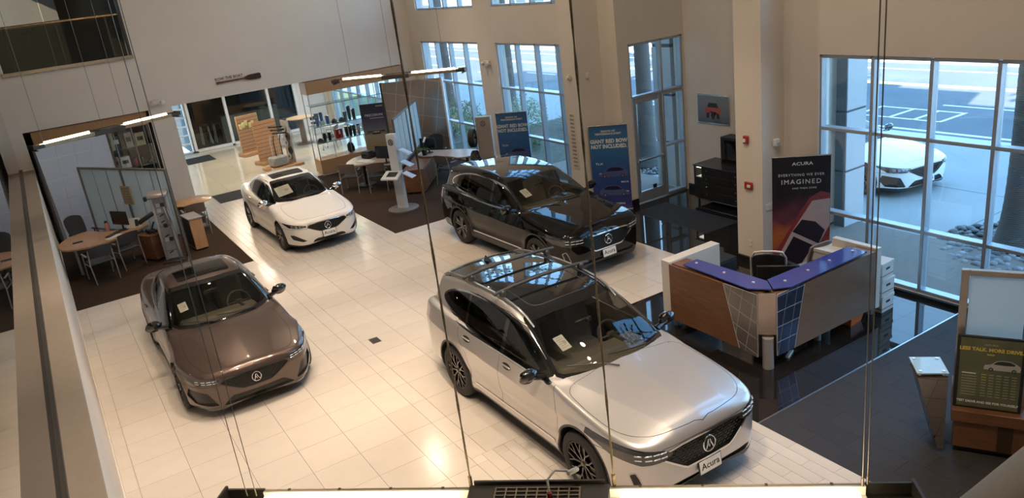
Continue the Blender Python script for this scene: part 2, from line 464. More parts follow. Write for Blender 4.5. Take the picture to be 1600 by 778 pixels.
def wheel_meshes(tr, rr, wdt, style, nsp):
    """local axis: wheel turns about y, outer face towards -y"""
    M = rotm(rx=PI/2)      # z -> -y
    h = wdt/2; t = MB()
    prof = [(rr, -h*.8), (rr+.012, -h*.96), (rr+(tr-rr)*.55, -h), (tr-.03, -h*.93), (tr-.008, -h*.78), (tr, -h*.55), (tr, h*.55), (tr-.008, h*.78), (tr-.03, h*.93), (rr+(tr-rr)*.55, h), (rr+.012, h*.96), (rr, h*.8)]
    t.lathe(prof, n=44, M=M, closed=True)
    r = MB(); r.lathe([(rr+.004, h*.93), (rr-.012, h*.95), (rr-.02, h*.85), (rr-.03, h*.3), (rr-.035, -h*.8), (rr+.002, -h*.85)], n=44, M=M)
    r.f = [q for q in r.f if len(q) == 4]
    d = MB(); d.lathe([(.06, h*.05), (.165, h*.05), (.165, h*.2), (.06, h*.2)], n=28, M=M, closed=True)
    sp = MB(); zo = h*.9; zi = h*.78
    def bar(a0, r0, a1, r1, w0, w1, z0, z1, th=.03):
        p = [Vector((r0*math.cos(a0), r0*math.sin(a0), z0)), Vector((r1*math.cos(a1), r1*math.sin(a1), z1))]
        e = (p[1]-p[0]).normalized(); s = Vector((-e.y, e.x, 0)).normalized(); vs = []
        for q, w in zip(p, (w0, w1)):
            for sx, dz in ((-1, -th), (1, -th), (.75, 0), (-.75, 0)): vs.append(M @ (q+s*w*sx*.5+Vector((0, 0, dz))))
        sp.put(vs, [(0, 1, 5, 4), (1, 2, 6, 5), (2, 3, 7, 6), (3, 0, 4, 7), (3, 2, 1, 0), (4, 5, 6, 7)])
    da = 2*PI/nsp
    if style == 'y':
        bar(0, .05, 0, rr*.52, .030, .022, zi, zi+.012); bar(0, rr*.5, -da*.27, rr-.01, .02, .017, zi+.012, zo); bar(0, rr*.5, da*.27, rr-.01, .02, .017, zi+.012, zo)
    elif style == 'twin':
        for q in (-1, 1): bar(q*.22, .05, q*da*.2, rr-.01, .035, .045, zi, zo)
        bar(0, rr*.55, 0, rr-.01, .02, .09, zi+.003, zo-.012, .02)
    else:
        bar(-.1, .05, -.08, rr-.01, .04, .03, zi, zo); bar(-.1, .1, da*.36, rr-.01, .024, .022, zi, zo)
    cap = MB(); cap.lathe([(0, zi+.012), (.028, zi+.01), (.034, zi), (.06, zi-.01), (.07, zi-.03), (.07, zi-.06)], n=20, M=M)
    return dict(tire=t, rim=r, disc=d, spoke=sp, cap=cap)

def build_car(P, S, label, loc, rz, group=None):
    """P = shape of the model, S = this car's finish"""
    root = thing('car', label, 'car', loc, rz, group)
    f, (xlo, xhi) = car_sdf(P); wb = P['wb']; R = P['arch']
    V, N, T = surfnet(f, (xlo, -P['wid']/2-.12, .05), (xhi, P['wid']/2+.12, P['hgt']+.1), P['h'])
    M = (V, N, T); parts = []
    def fld(frame, pts, smooth=False, thr=None):
        ci = 1 if frame == 'T' else 0      # shapes that meet the middle line run past it
        if frame in 'FRT': pts = [tuple(-.4 if (k == ci and q == 0) else q for k, q in enumerate(p)) for p in pts]
        poly = crom(pts, True, 5) if smooth else np.array(pts, float)
        def g(M, grow=0):
            V, N, _ = M; x, y, z = V.T; nx, ny, nz = N.T
            if frame == 'F': d = polysdf(poly, np.abs(y), z); m = np.maximum((.12 if thr is None else thr)-nx, P.get('fx', .1)-x)
            elif frame == 'R': d = polysdf(poly, np.abs(y), z); m = np.maximum((.12 if thr is None else thr)+nx, x+wb-.1)
            elif frame == 'S': d = polysdf(poly, x, z); m = (.4 if thr is None else thr)-np.abs(ny)
            elif frame == 'T': d = polysdf(poly, x, np.abs(y)); m = (.4 if thr is None else thr)-nz
            return np.maximum(d-grow, m)
        return g
    def take(name, m, g, grow=0, sep=False, recess=0, push=0, dirn=None):
        nonlocal M
        a, M = cut(M, g(M, grow) if callable(g) else g)
        if recess or push:
            Va, Na, Ta = a
            if recess:
                w = sstep(0, .025, -g((Va, Na, Ta), grow)); dv = np.array(dirn or (-1, 0, 0), float)*recess
                Va = Va+w[:, None]*dv
            Va = Va+Na*push; a = (Va, Na, Ta)
        if sep:
            l, r = cut(a, -a[0][:, 1]); add(name, m, l); add(name, m, r)
        else: add(name, m, a)
    def add(name, m, a):
        if len(a[2]): parts.append((name, m, a))
    gap = S['gapm']; blk = S['trim']; chrome = S['chrome']
    # wheel wells, underside
    Vx, Nx, _ = M
    r = np.minimum(np.hypot(Vx[:, 0], Vx[:, 2]-P['tr']-.01), np.hypot(Vx[:, 0]+wb, Vx[:, 2]-P['tr']-.01))
    wl, M = cut(M, np.maximum(r-R-.004, Vx[:, 2]-1.2))
    for half in cut(wl, wl[0][:, 0]+wb/2):
        for q in cut(half, half[0][:, 1]): add('wheel_liner', S['black'], q)
    Vx, Nx, _ = M; take('underbody', S['black'], np.maximum(Nx[:, 2]+.6, Vx[:, 2]-.45))
    if P.get('clad'):
        Vx, Nx, _ = M
        r = np.minimum(np.hypot(Vx[:, 0], Vx[:, 2]-P['tr']-.01), np.hypot(Vx[:, 0]+wb, Vx[:, 2]-P['tr']-.01))
        take('lower_cladding', S.get('clad', blk), np.minimum(Vx[:, 2]-P['clad'], r-R-P.get('lip', .0)))
    # glass
    ws = fld('F', P['ws'], thr=.14); P['fx'] = -3
    take('windshield', S['wsglass'], ws, -.035); take('windshield_frit', S['gloss'], ws, 0)
    P['fx'] = .1
    rg = fld('R', P['rg'], thr=-.22 if False else .2); 
    take('rear_window', S['pglass'], rg, -.03); take('rear_window_frit', S['gloss'], rg, 0)
    dl = fld('S', P['dlo'], True, .35)
    for x0, x1, gm in P['panes']:
        def gp(M, grow=0, x0=x0, x1=x1):
            x = M[0][:, 0]+.25*(M[0][:, 2]-1.1)*0; return np.maximum(dl(M, 0)+.012, np.maximum(x0-x, x-x1))
        take('side_window', S[gm], gp, 0, sep=True)
    take('window_pillar', S['gloss'], dl, 0, sep=True)
    take('window_trim', S['dlotrim'], dl, .024, sep=True, push=.002)
    for name, mk, frame, pts, kw in P['regions']:
        kw = dict(kw); g = fld(frame, pts, kw.pop('smooth', False), kw.pop('thr', None)); rim = kw.pop('rim', None)
        if S.get('skip', ()) and name in S['skip']: continue
        take(name, S[mk], g, **kw)
        if rim: take(rim[0], S[rim[1]], g, rim[2], push=rim[3])
    # panel gaps, then the panels themselves
    gs = [(n, fld(fr, pts, sm, th), sep, S.get(mk)) for n, fr, pts, sm, th, sep, mk in P['panels']]
    for n, g, sep, mk in gs:
        a, out = cut(M, g(M, .0028)); b, a2 = cut(a, g(a, -.0028)); add('panel_gap', gap, a2)
        M = tuple(join(b, out))
    for n, g, sep, mk in gs: take(n, mk or S['paint'], g, 0, sep=sep)
    add('body', S['paint'], M)
    # join all the gap pieces
    gp = [a for n, m, a in parts if n == 'panel_gap']; parts = [q for q in parts if q[0] != 'panel_gap']
    if gp:
        J = gp[0]
        for a in gp[1:]: J = join(J, a)
        parts.append(('panel_gap', gap, (J[0]-J[1]*.002, J[1], J[2])))
    for n, m, a in parts:
        o = obj(n, tomesh(n, a, m), root)
        if n == 'panel_gap': o['kind'] = 'stuff'
    # ---- wheels
    W = wheel_meshes(P['tr'], P['rr'], P['tw'], S['style'], S['nsp'])
    mw = {k: W[k].mesh('wheel' if k == 'tire' else 'brake_disc' if k == 'disc' else 'hub_cap' if k == 'cap' else k, m) for k, m in (('tire', S['rubber']), ('rim', S['rim']), ('disc', S['steel']), ('spoke', S['wheel']), ('cap', S['wheel']))}
    for ax in (0, -wb):
        for sg in (-1, 1):
            w = obj('wheel', mw['tire'], root, (ax, sg*P['track'], P['tr'])); w.rotation_euler = (0, .3+ax, 0 if sg < 0 else PI)
            obj('rim', mw['rim'], w); obj('brake_disc', mw['disc'], w); obj('hub_cap', mw['cap'], w)
            for i in range(S['nsp']):
                o = obj('spoke', mw['spoke'], w); o.rotation_euler = (0, 2*PI*i/S['nsp'], 0)
    # ---- mirrors
    mx, my, mz = P['mirror']
    for sg in (-1, 1):
        b = MB(); b.ball((0, 0, 0), (.07, .13, .075), 16, 10)
        b.v = [(x*(1 if x > 0 else .55)-.05*abs(y), y, z-.03*(x < 0)) for x, y, z in b.v]
        o = b.build('mirror', S['mirror'], root, (mx, sg*my, mz))
        g = MB(); g.ball((-.05, 0, 0), (.012, .095, .055), 14, 8); g.build('mirror_glass', chrome, o)
        k = MB(); k.cyl((.0, -sg*.05, -.05), (.02, -sg*.2, -.085), .03, .045, 10); k.build('mirror_arm', S['gloss'], o)
    # ---- door handles
    for hx, hz in P['handles']:
        for sg in (-1, 1):
            p = solve(f, (hx, sg*1.3, hz), (hx, sg*.4, hz))[0]
            if np.isnan(p[1]): continue
            b = MB(); b.box((0, sg*.012, 0), (.2, .024, .022), bev=.009); b.build('door_handle', S.get('handle', S['paint']), root, tuple(p))
    # ---- badge, plate
    def front(y, z, e=0):
        p = solve(f, (1.5, y, z), (-.2, y, z))[0]; n = grad(f, p[None])[0]; n /= np.linalg.norm(n); return Vector(p)+Vector(n)*e, Vector(n)
    by, bz, br = P['badge']
    p, n = front(0, bz); Mb = Matrix(((n.x, 0, -n.z), (0, 1, 0), (n.z, 0, n.x)))
    p = Vector(p)+n*.0
    b = MB(); ring = [(0, .92*br*math.cos(t), br*math.sin(t)) for t in np.arange(28)*2*PI/28]; b.tube(ring, br*.1, 8, True)
    A = br*.78
    for sg in (-1, 1):
        b.tube([(0, sg*.1*br, A*.75), (0.004, sg*.3*br, -.1*A), (0, sg*.56*br, -A*.78)], [br*.10, br*.12, br*.08], 8)
    b.tube([(0.002, -.42*br, -.12*A), (0.004, 0, -.02*A), (0.002, .42*br, -.12*A)], br*.07, 6); b.tube([(.002, 0, 0), (.002, 0, -.55*A)], br*.06, 6)
    b.v = [tuple(Mb @ Vector(q)) for q in b.v]; b.build('badge', chrome, root, p+n*.012)
    if S.get('plate'):
        pz = P['plate']; p, n = front(0, pz); pl = MB(); pl.box((0, 0, 0), (.012, .33, .175), bev=.005); o = pl.build('licence_plate', S['black'], root, p+Vector((.02, 0, 0)))
        o.rotation_euler = (0, -.12, 0)
        q = MB(); q.box((.008, 0, 0), (.004, .305, .145), bev=.002); q.build('plate_face', S['platem'], o)
        Mt = Matrix.Rotation(PI/2, 3, 'Z')
        text('lettering', 'Acura', .105, S['platet'], o, (.0105, 0, -.03), Mt, .008, .001)
    if S.get('rings'): pass
    # ---- grille mesh: short bright dashes in rows
    gp = np.array([(-.4 if y == 0 else y, z) for y, z in P['grille']], float); d = MB(); rows = P.get('grows', 10)
    zs = np.linspace(gp[:, 1].min()+.02, gp[:, 1].max()-.02, rows)
    pts = []
    for i, z in enumerate(zs):
        for y in np.arange(-.9, .9, .062):
            yy = y+(.031 if i % 2 else 0)
            if polysdf(gp, np.array([abs(yy)]), np.array([z]))[0] < -.02 and (yy/(.92*br))**2+((z-bz)/br)**2 > 1.5: pts.append((yy, z))
    if pts:
        pts = np.array(pts); h = solve(f, np.c_[np.full(len(pts), 1.5), pts], np.c_[np.full(len(pts), -.2), pts])
        for q in h:
            if not np.isnan(q[0]): d.box((q[0]-P['grec']+.012, q[1], q[2]), (.012, .04, .008), rx=.25*(1 if q[1] > 0 else -1))
        o = d.build('grille_mesh', S['gmesh'], root); o['kind'] = 'stuff'
    # ---- head lamp jewels
    for y, z, wy, wz in P['led']:
        for sg in (-1, 1):
            p, n = front(sg*y, z); b = MB(); b.box((0, 0, 0), (.012, wy, wz), bev=.004)
            o = b.build('lamp_element', S['led'], root, p+n*.004); o.rotation_euler = (0, -math.asin(max(-1, min(1, n.z))), math.atan2(n.y, n.x))
    # ---- cabin
    cb = P['cab']; x0 = cb['dash']; zf = cb['floor']; hw = cb['hw']; sc = S['seatm']
    c = MB(); c.box((x0+.25, 0, zf+.28), (.75, hw*1.9, .30), bev=.1); c.box((x0-.04, 0, zf+.41), (.3, hw*1.8, .12), bev=.05); c.build('dashboard', S['dash'], root)
    c = MB(); c.box((x0-.6, 0, zf+.12), (1.0, .22, .28), bev=.04); c.build('console', S['dash'], root)
    c = MB(); c.box(((cb['rear']+x0)/2, 0, zf-.12), (x0-cb['rear']+.6, hw*2, .06)); c.build('cabin_floor', S['black'], root)
    c = MB(); ring = [(-.05*math.sin(t), .185*math.cos(t), .185*math.sin(t)) for t in np.arange(24)*2*PI/24]
    c.tube(ring, .016, 8, True); c.box((.0, 0, 0), (.05, .13, .1), bev=.03); c.box((0, 0, 0), (.03, .34, .03), bev=.01); c.cyl((0, 0, 0), (.25, 0, -.08), .03)
    o = c.build('steering_wheel', mat('wheel leather', (.035, .032, .03, 1), .5), root, (x0-.24, .38, zf+.46)); o.rotation_euler = (0, -.35, 0)
    rows_ = [(x0-.75, (-.38, .38), .50), (cb['rear']+.55, (-.36, .36), .62)]
    for sx, ys, wd in rows_:
        for y in ys:
            s = MB(); s.box((0, 0, .1), (.5, wd, .2), bev=.07); s.box((-.3, 0, .42), (.16, wd*.95, .66), bev=.07, ry=-.25)
            o = s.build('seat', sc, root, (sx, y, zf-.05))
            hr = MB(); hr.box((-.43, 0, .82), (.1, .26, .17), bev=.045, ry=-.2); hr.build('headrest', sc, o)
    # interior mirror
    px = P['rvm']; c = MB(); c.box((0, 0, 0), (.03, .24, .065), bev=.012); c.cyl((0, 0, 0), (.1, 0, .06), .012); c.build('interior_mirror', S['black'], root, px)
    # shark fin
    fx = P['fin']; p = solve(f, (fx, 0, 2.2), (fx, 0, .9))[0]
    b = MB(); b.put([(.1, -.012, -.01), (.1, .012, -.01), (-.1, .03, -.01), (-.1, -.03, -.01), (-.08, .006, .065), (-.08, -.006, .065), (-.03, 0, .05)],
                    [(0, 3, 2, 1), (1, 2, 4, 6), (0, 6, 5, 3), (2, 3, 5, 4), (0, 1, 6), (4, 5, 6)]); b.build('antenna_fin', S.get('fin', S['paint']), root, tuple(p))
    # wipers
    for y0, y1 in ((.50, -.1), (-.12, -.62)):
        zb = P['wipz']
        pts = []
        for t in np.linspace(0, 1, 7):
            y = y0+(y1-y0)*t; z = zb+.05*t
            q = solve(f, (.6, y, z), (-2.2, y, z))[0]
            if not np.isnan(q[0]): pts.append((q[0]+.018, y, z+.015))
        if len(pts) > 2: b = MB(); b.tube(pts, .009, 6); b.build('wiper', S['black'], root)
    return root, f
def join(A, B):
    return np.concatenate([A[0], B[0]]), np.concatenate([A[1], B[1]]), np.concatenate([A[2], B[2]+len(A[0])])
MDX = dict(fo=.95, ro=1.2, wb=2.89, wid=2.0, hgt=1.71, tr=.38, rr=.265, tw=.255, arch=.425, track=.865, well=.66, h=.0185,
  side=[(.70, .21), (.84, .24), (.90, .33), (.94, .46), (.945, .60), (.93, .74), (.90, .86), (.83, .94), (.72, .985), (.45, 1.03), (.1, 1.075), (-.3, 1.115), (-.6, 1.14), (-1.5, 1.15), (-2.5, 1.16), (-3.3, 1.17), (-3.8, 1.16), (-3.98, 1.10), (-4.04, .98), (-4.06, .85), (-4.085, .70), (-4.09, .52), (-4.03, .38), (-3.85, .30), (-3.5, .25), (-2.5, .21), (-1.3, .2), (0, .2)],
  gh=[(-.26, .98), (-.37, 1.08), (-.68, 1.26), (-1.05, 1.44), (-1.35, 1.575), (-1.6, 1.635), (-2.0, 1.672), (-2.5, 1.68), (-3.0, 1.655), (-3.4, 1.605), (-3.72, 1.54), (-3.80, 1.47), (-3.87, 1.32), (-3.97, 1.12), (-3.98, 1.0), (-3.5, .9), (-2, .9), (-.8, .9)],
  plan=[(.955, 0), (.945, .28), (.915, .53), (.86, .72), (.74, .85), (.52, .93), (.18, .966), (-.3, .976), (-1, .978), (-2, .982), (-2.9, .985), (-3.4, .965), (-3.75, .92), (-3.96, .82), (-4.06, .62), (-4.095, .3), (-4.1, 0)],
  inset=[(-.2, .3), (.15, .14), (.2, .10), (.26, .05), (.34, .02), (.45, .005), (.6, .0), (.72, .0), (.85, .0), (1.0, .0), (1.6, .0)],
  shoulder=[(-4.2, .90), (-3.0, .90), (-2, .87), (-1, .85), (0, .84), (.5, .83), (1, .8)], sh_up=.30, tuck=.03, tuckz=.52, flare=.022,
  hoodline=[(-1, .74), (-.4, .70), (.9, .36)], hs=(.035, .15), crown=.03, k=.055, gmid=-2.2, bow=.22, gcrown=.05,
  gwid=[(-4.0, .70), (-3.6, .78), (-3, .84), (-2, .88), (-1.2, .885), (-.4, .86)], tumble=.26, tumble2=.22, zbelt=1.08, gk=.10, uk=.035,
  ws=[(0, 1.10), (.4, 1.10), (.70, 1.105), (.785, 1.13), (.665, 1.53), (.64, 1.56), (.3, 1.59), (0, 1.60)],
  rg=[(0, 1.16), (.55, 1.18), (.62, 1.22), (.56, 1.46), (.5, 1.50), (0, 1.52)],
  dlo=[(-.62, 1.115), (-.80, 1.225), (-1.05, 1.36), (-1.35, 1.475), (-1.7, 1.535), (-2.2, 1.555), (-2.65, 1.53), (-3.0, 1.475), (-3.27, 1.395), (-3.42, 1.30), (-3.28, 1.225), (-2.98, 1.17), (-2.5, 1.13), (-1.8, 1.105), (-1.1, 1.095), (-.75, 1.09)],
  panes=[(-1.62, 0, 'sglass'), (-2.62, -1.70, 'pglass'), (-4, -2.68, 'pglass')],
  clad=.315, lip=.032,
  grille=[(0, .53), (.30, .535), (.36, .57), (.60, .735), (.575, .775), (.35, .80), (0, .81)], grec=.035, grows=9,
  badge=(0, .68, .088), plate=.43,
  regions=[('headlight', 'lamp', 'F', [(.46, .755), (.58, .705), (.80, .695), (.94, .74), (1.02, .92), (.93, .895), (.74, .855), (.56, .82)], dict(sep=True, thr=.0)),
           ('grille', 'gbase', 'F', [(0, .53), (.30, .535), (.36, .57), (.60, .735), (.575, .775), (.35, .80), (0, .81)], dict(recess=.035, rim=('grille_surround', 'chrome', .022, .006))),
           ('lower_intake', 'gbase', 'F', [(0, .30), (.58, .31), (.66, .37), (.60, .385), (0, .36)], dict(recess=.03)),
           ('skid_plate', 'satin', 'F', [(0, .22), (.6, .24), (.7, .30), (.62, .30), (0, .285)], dict(thr=-.3)),
           ('corner_vent', 'gbase', 'F', [(.79, .41), (.85, .43), (.875, .57), (.845, .60), (.82, .53)], dict(sep=True, recess=.025, thr=0, rim=('vent_trim', 'satin', .008, .002))),
           ('tail_light', 'tail', 'R', [(.38, .93), (.9, .92), (1.0, .90), (1.0, 1.02), (.7, 1.03), (.38, 1.0)], dict(sep=True, thr=.22)),
           ('door_trim', 'chrome', 'S', [(-.52, .405), (-2.36, .40), (-2.36, .425), (-.52, .43)], dict(sep=True, thr=.3, push=.006)),
           ('handle_pocket', 'black', 'S', [(-1.50+.10*math.cos(t), .985+.04*math.sin(t)) for t in np.arange(16)*PI/8], dict(sep=True)), ('handle_pocket', 'black', 'S', [(-2.50+.10*math.cos(t), 1.005+.04*math.sin(t)) for t in np.arange(16)*PI/8], dict(sep=True)),
           ('roof_panel', 'roof', 'T', [(-1.15, 0), (-1.15, .40), (-1.15, .60), (-2.0, .62), (-3.0, .575), (-3.58, .53), (-3.66, 0)], dict(thr=.55)),
           ],
  panels=[('hood', 'T', [(-.45, 0), (-.42, .5), (-.36, .80), (-.1, .855), (.2, .86), (.45, .83), (.64, .74), (.76, .60), (.815, .42), (.838, .22), (.843, .1), (.845, 0)], True, .3, False, None),
          ('front_door', 'S', [(-.42, .40), (-.40, .8), (-.55, 1.12), (-1.1, 1.46), (-1.66, 1.57), (-1.68, 1.1), (-1.68, .40)], False, .3, True, None),
          ('rear_door', 'S', [(-1.68, .40), (-1.68, 1.57), (-2.5, 1.57), (-2.72, 1.4), (-2.74, 1.0), (-2.52, .80), (-2.44, .62), (-2.44, .40)], False, .3, True, None),
          ('front_bumper', 'F', [(0, .1), (1.2, .1), (1.2, .78), (.85, .76), (.6, .73), (.58, .83), (0, .84)], False, .02, False, None),
          ('tailgate', 'R', [(0, .62), (.6, .62), (.7, .8), (.72, 1.1), (.6, 1.55), (0, 1.58)], False, .1, False, None)],
  mirror=(-.79, 1.05, 1.19), handles=[(-1.50, .99), (-2.5, 1.01)],
  led=[(y, z+.05*(y-.6), .075, .014) for z in (.80, .75) for y in (.58, .66, .74, .82)],
  cab=dict(dash=-.85, floor=.62, hw=.72, rear=-3.0), rvm=(-1.12, 0, 1.40), fin=-3.35, wipz=1.135)

TLX = dict(fo=.90, ro=1.13, wb=2.87, wid=1.91, hgt=1.45, tr=.345, rr=.25, tw=.25, arch=.378, track=.835, well=.62, h=.019,
  side=[(.66, .15), (.80, .165), (.88, .22), (.905, .34), (.90, .47), (.88, .59), (.85, .67), (.78, .725), (.55, .775), (.2, .835), (-.2, .885), (-.55, .92), (-1.2, .94), (-2.2, .965), (-3.0, .99), (-3.5, 1.015), (-3.85, 1.02), (-3.95, .985), (-3.98, .88), (-4.01, .7), (-4.02, .5), (-3.95, .34), (-3.8, .26), (-3.4, .2), (-2.5, .165), (-1.3, .155), (0, .15)],
  gh=[(-.46, .83), (-.55, .91), (-.88, 1.07), (-1.22, 1.22), (-1.52, 1.325), (-1.8, 1.385), (-2.15, 1.405), (-2.5, 1.39), (-2.85, 1.33), (-3.2, 1.21), (-3.5, 1.085), (-3.68, 1.01), (-3.6, .9), (-2.5, .8), (-1, .8)],
  plan=[(.912, 0), (.895, .25), (.845, .5), (.755, .70), (.60, .82), (.38, .90), (.1, .935), (-.4, .94), (-1, .935), (-2, .94), (-2.8, .95), (-3.3, .93), (-3.65, .87), (-3.88, .76), (-3.98, .58), (-4.02, .3), (-4.03, 0)],
  inset=[(-.2, .3), (.1, .10), (.15, .07), (.2, .035), (.3, .012), (.45, .0), (.6, .0), (.75, .0), (1.0, .0), (1.4, .0)],
  shoulder=[(-4.2, .82), (-3.0, .80), (-2, .76), (-1, .73), (0, .70), (.5, .66), (1, .63)], sh_up=.34, tuck=.03, tuckz=.42, flare=.03,
  hoodline=[(-1, .66), (-.5, .60), (.9, .30)], hs=(.04, .14), crown=.035, k=.07, gmid=-2.2, bow=.32, gcrown=.06,
  gwid=[(-3.7, .56), (-3.3, .68), (-2.8, .77), (-2, .825), (-1.2, .835), (-.6, .80)], tumble=.40, tumble2=.25, zbelt=.92, gk=.10, uk=.035,
  ws=[(0, .912), (.4, .915), (.68, .925), (.765, .95), (.60, 1.295), (.575, 1.322), (.3, 1.34), (0, 1.345)],
  rg=[(0, 1.05), (.42, 1.055), (.50, 1.08), (.47, 1.27), (.42, 1.29), (0, 1.31)],
  dlo=[(-.86, .945), (-1.05, 1.045), (-1.35, 1.18), (-1.65, 1.265), (-2.0, 1.30), (-2.4, 1.285), (-2.75, 1.215), (-3.0, 1.12), (-3.12, 1.045), (-2.9, 1.005), (-2.4, .975), (-1.8, .95), (-1.2, .93), (-.95, .925)],
  panes=[(-1.78, 0, 'sglass'), (-2.66, -1.86, 'sglass'), (-4, -2.71, 'sglass')],
  clad=.19, lip=.004,
  grille=[(0, .40), (.20, .41), (.27, .44), (.50, .565), (.44, .60), (.2, .612), (0, .615)], grec=.035, grows=8,
  badge=(0, .52, .07), plate=.33,
  regions=[('headlight', 'lamp', 'F', [(.45, .60), (.56, .548), (.84, .562), (.95, .715), (.86, .685), (.62, .65), (.47, .635)], dict(sep=True, thr=.0)),
           ('grille', 'gbase', 'F', [(0, .40), (.20, .41), (.27, .44), (.50, .565), (.44, .60), (.2, .612), (0, .615)], dict(recess=.035, rim=('grille_surround', 'gloss', .010, .002))),
           ('lower_intake', 'gbase', 'F', [(0, .215), (.52, .22), (.42, .31), (.36, .345), (0, .338)], dict(recess=.04)),
           ('corner_intake', 'gbase', 'F', [(.56, .23), (.84, .25), (.91, .38), (.88, .50), (.68, .45)], dict(sep=True, recess=.045, thr=0)),
           ('splitter', 'gloss', 'F', [(0, .1), (1, .1), (1, .215), (.6, .215), (0, .21)], dict(thr=-.6)),
           ('tail_light', 'tail', 'R', [(.35, .80), (.8, .78), (.9, .76), (.9, .88), (.6, .90), (.35, .88)], dict(sep=True, thr=.2)),
           ('sunroof', 'roofglass', 'T', [(-1.72, 0), (-1.71, .38), (-1.75, .42), (-2.25, .42), (-2.30, .38), (-2.30, 0)], dict(thr=.6)),
           ],
  panels=[('hood', 'T', [(-.72, 0), (-.62, .5), (-.52, .70), (-.2, .745), (.2, .745), (.55, .66), (.68, .58), (.745, .4), (.77, .2), (.775, .1), (.775, 0)], True, .3, False, None),
          ('front_door', 'S', [(-.52, .25), (-.48, .6), (-.70, .93), (-1.25, 1.25), (-1.8, 1.34), (-1.83, .95), (-1.80, .25)], False, .3, True, None),
          ('rear_door', 'S', [(-1.80, .25), (-1.83, .95), (-1.8, 1.34), (-2.4, 1.34), (-2.75, 1.2), (-2.78, .9), (-2.55, .72), (-2.46, .55), (-2.44, .25)], False, .3, True, None),
          ('trunk_lid', 'T', [(-3.62, 0), (-3.58, .55), (-3.7, .64), (-3.9, .6), (-3.95, 0)], False, .5, False, None),
          ('front_bumper', 'F', [(0, .05), (1.2, .05), (1.2, .56), (.85, .55), (.5, .54), (.46, .63), (0, .645)], False, .02, False, None)],
  mirror=(-1.0, .99, 1.02), handles=[(-1.62, .84), (-2.52, .87)],
  led=[(y, z+.06*(y-.6), .065, .010) for z in (.622, .592) for y in (.56, .63, .70, .77)],
  cab=dict(dash=-1.08, floor=.42, hw=.68, rear=-2.95), rvm=(-1.35, 0, 1.19), fin=-2.9, wipz=.935)

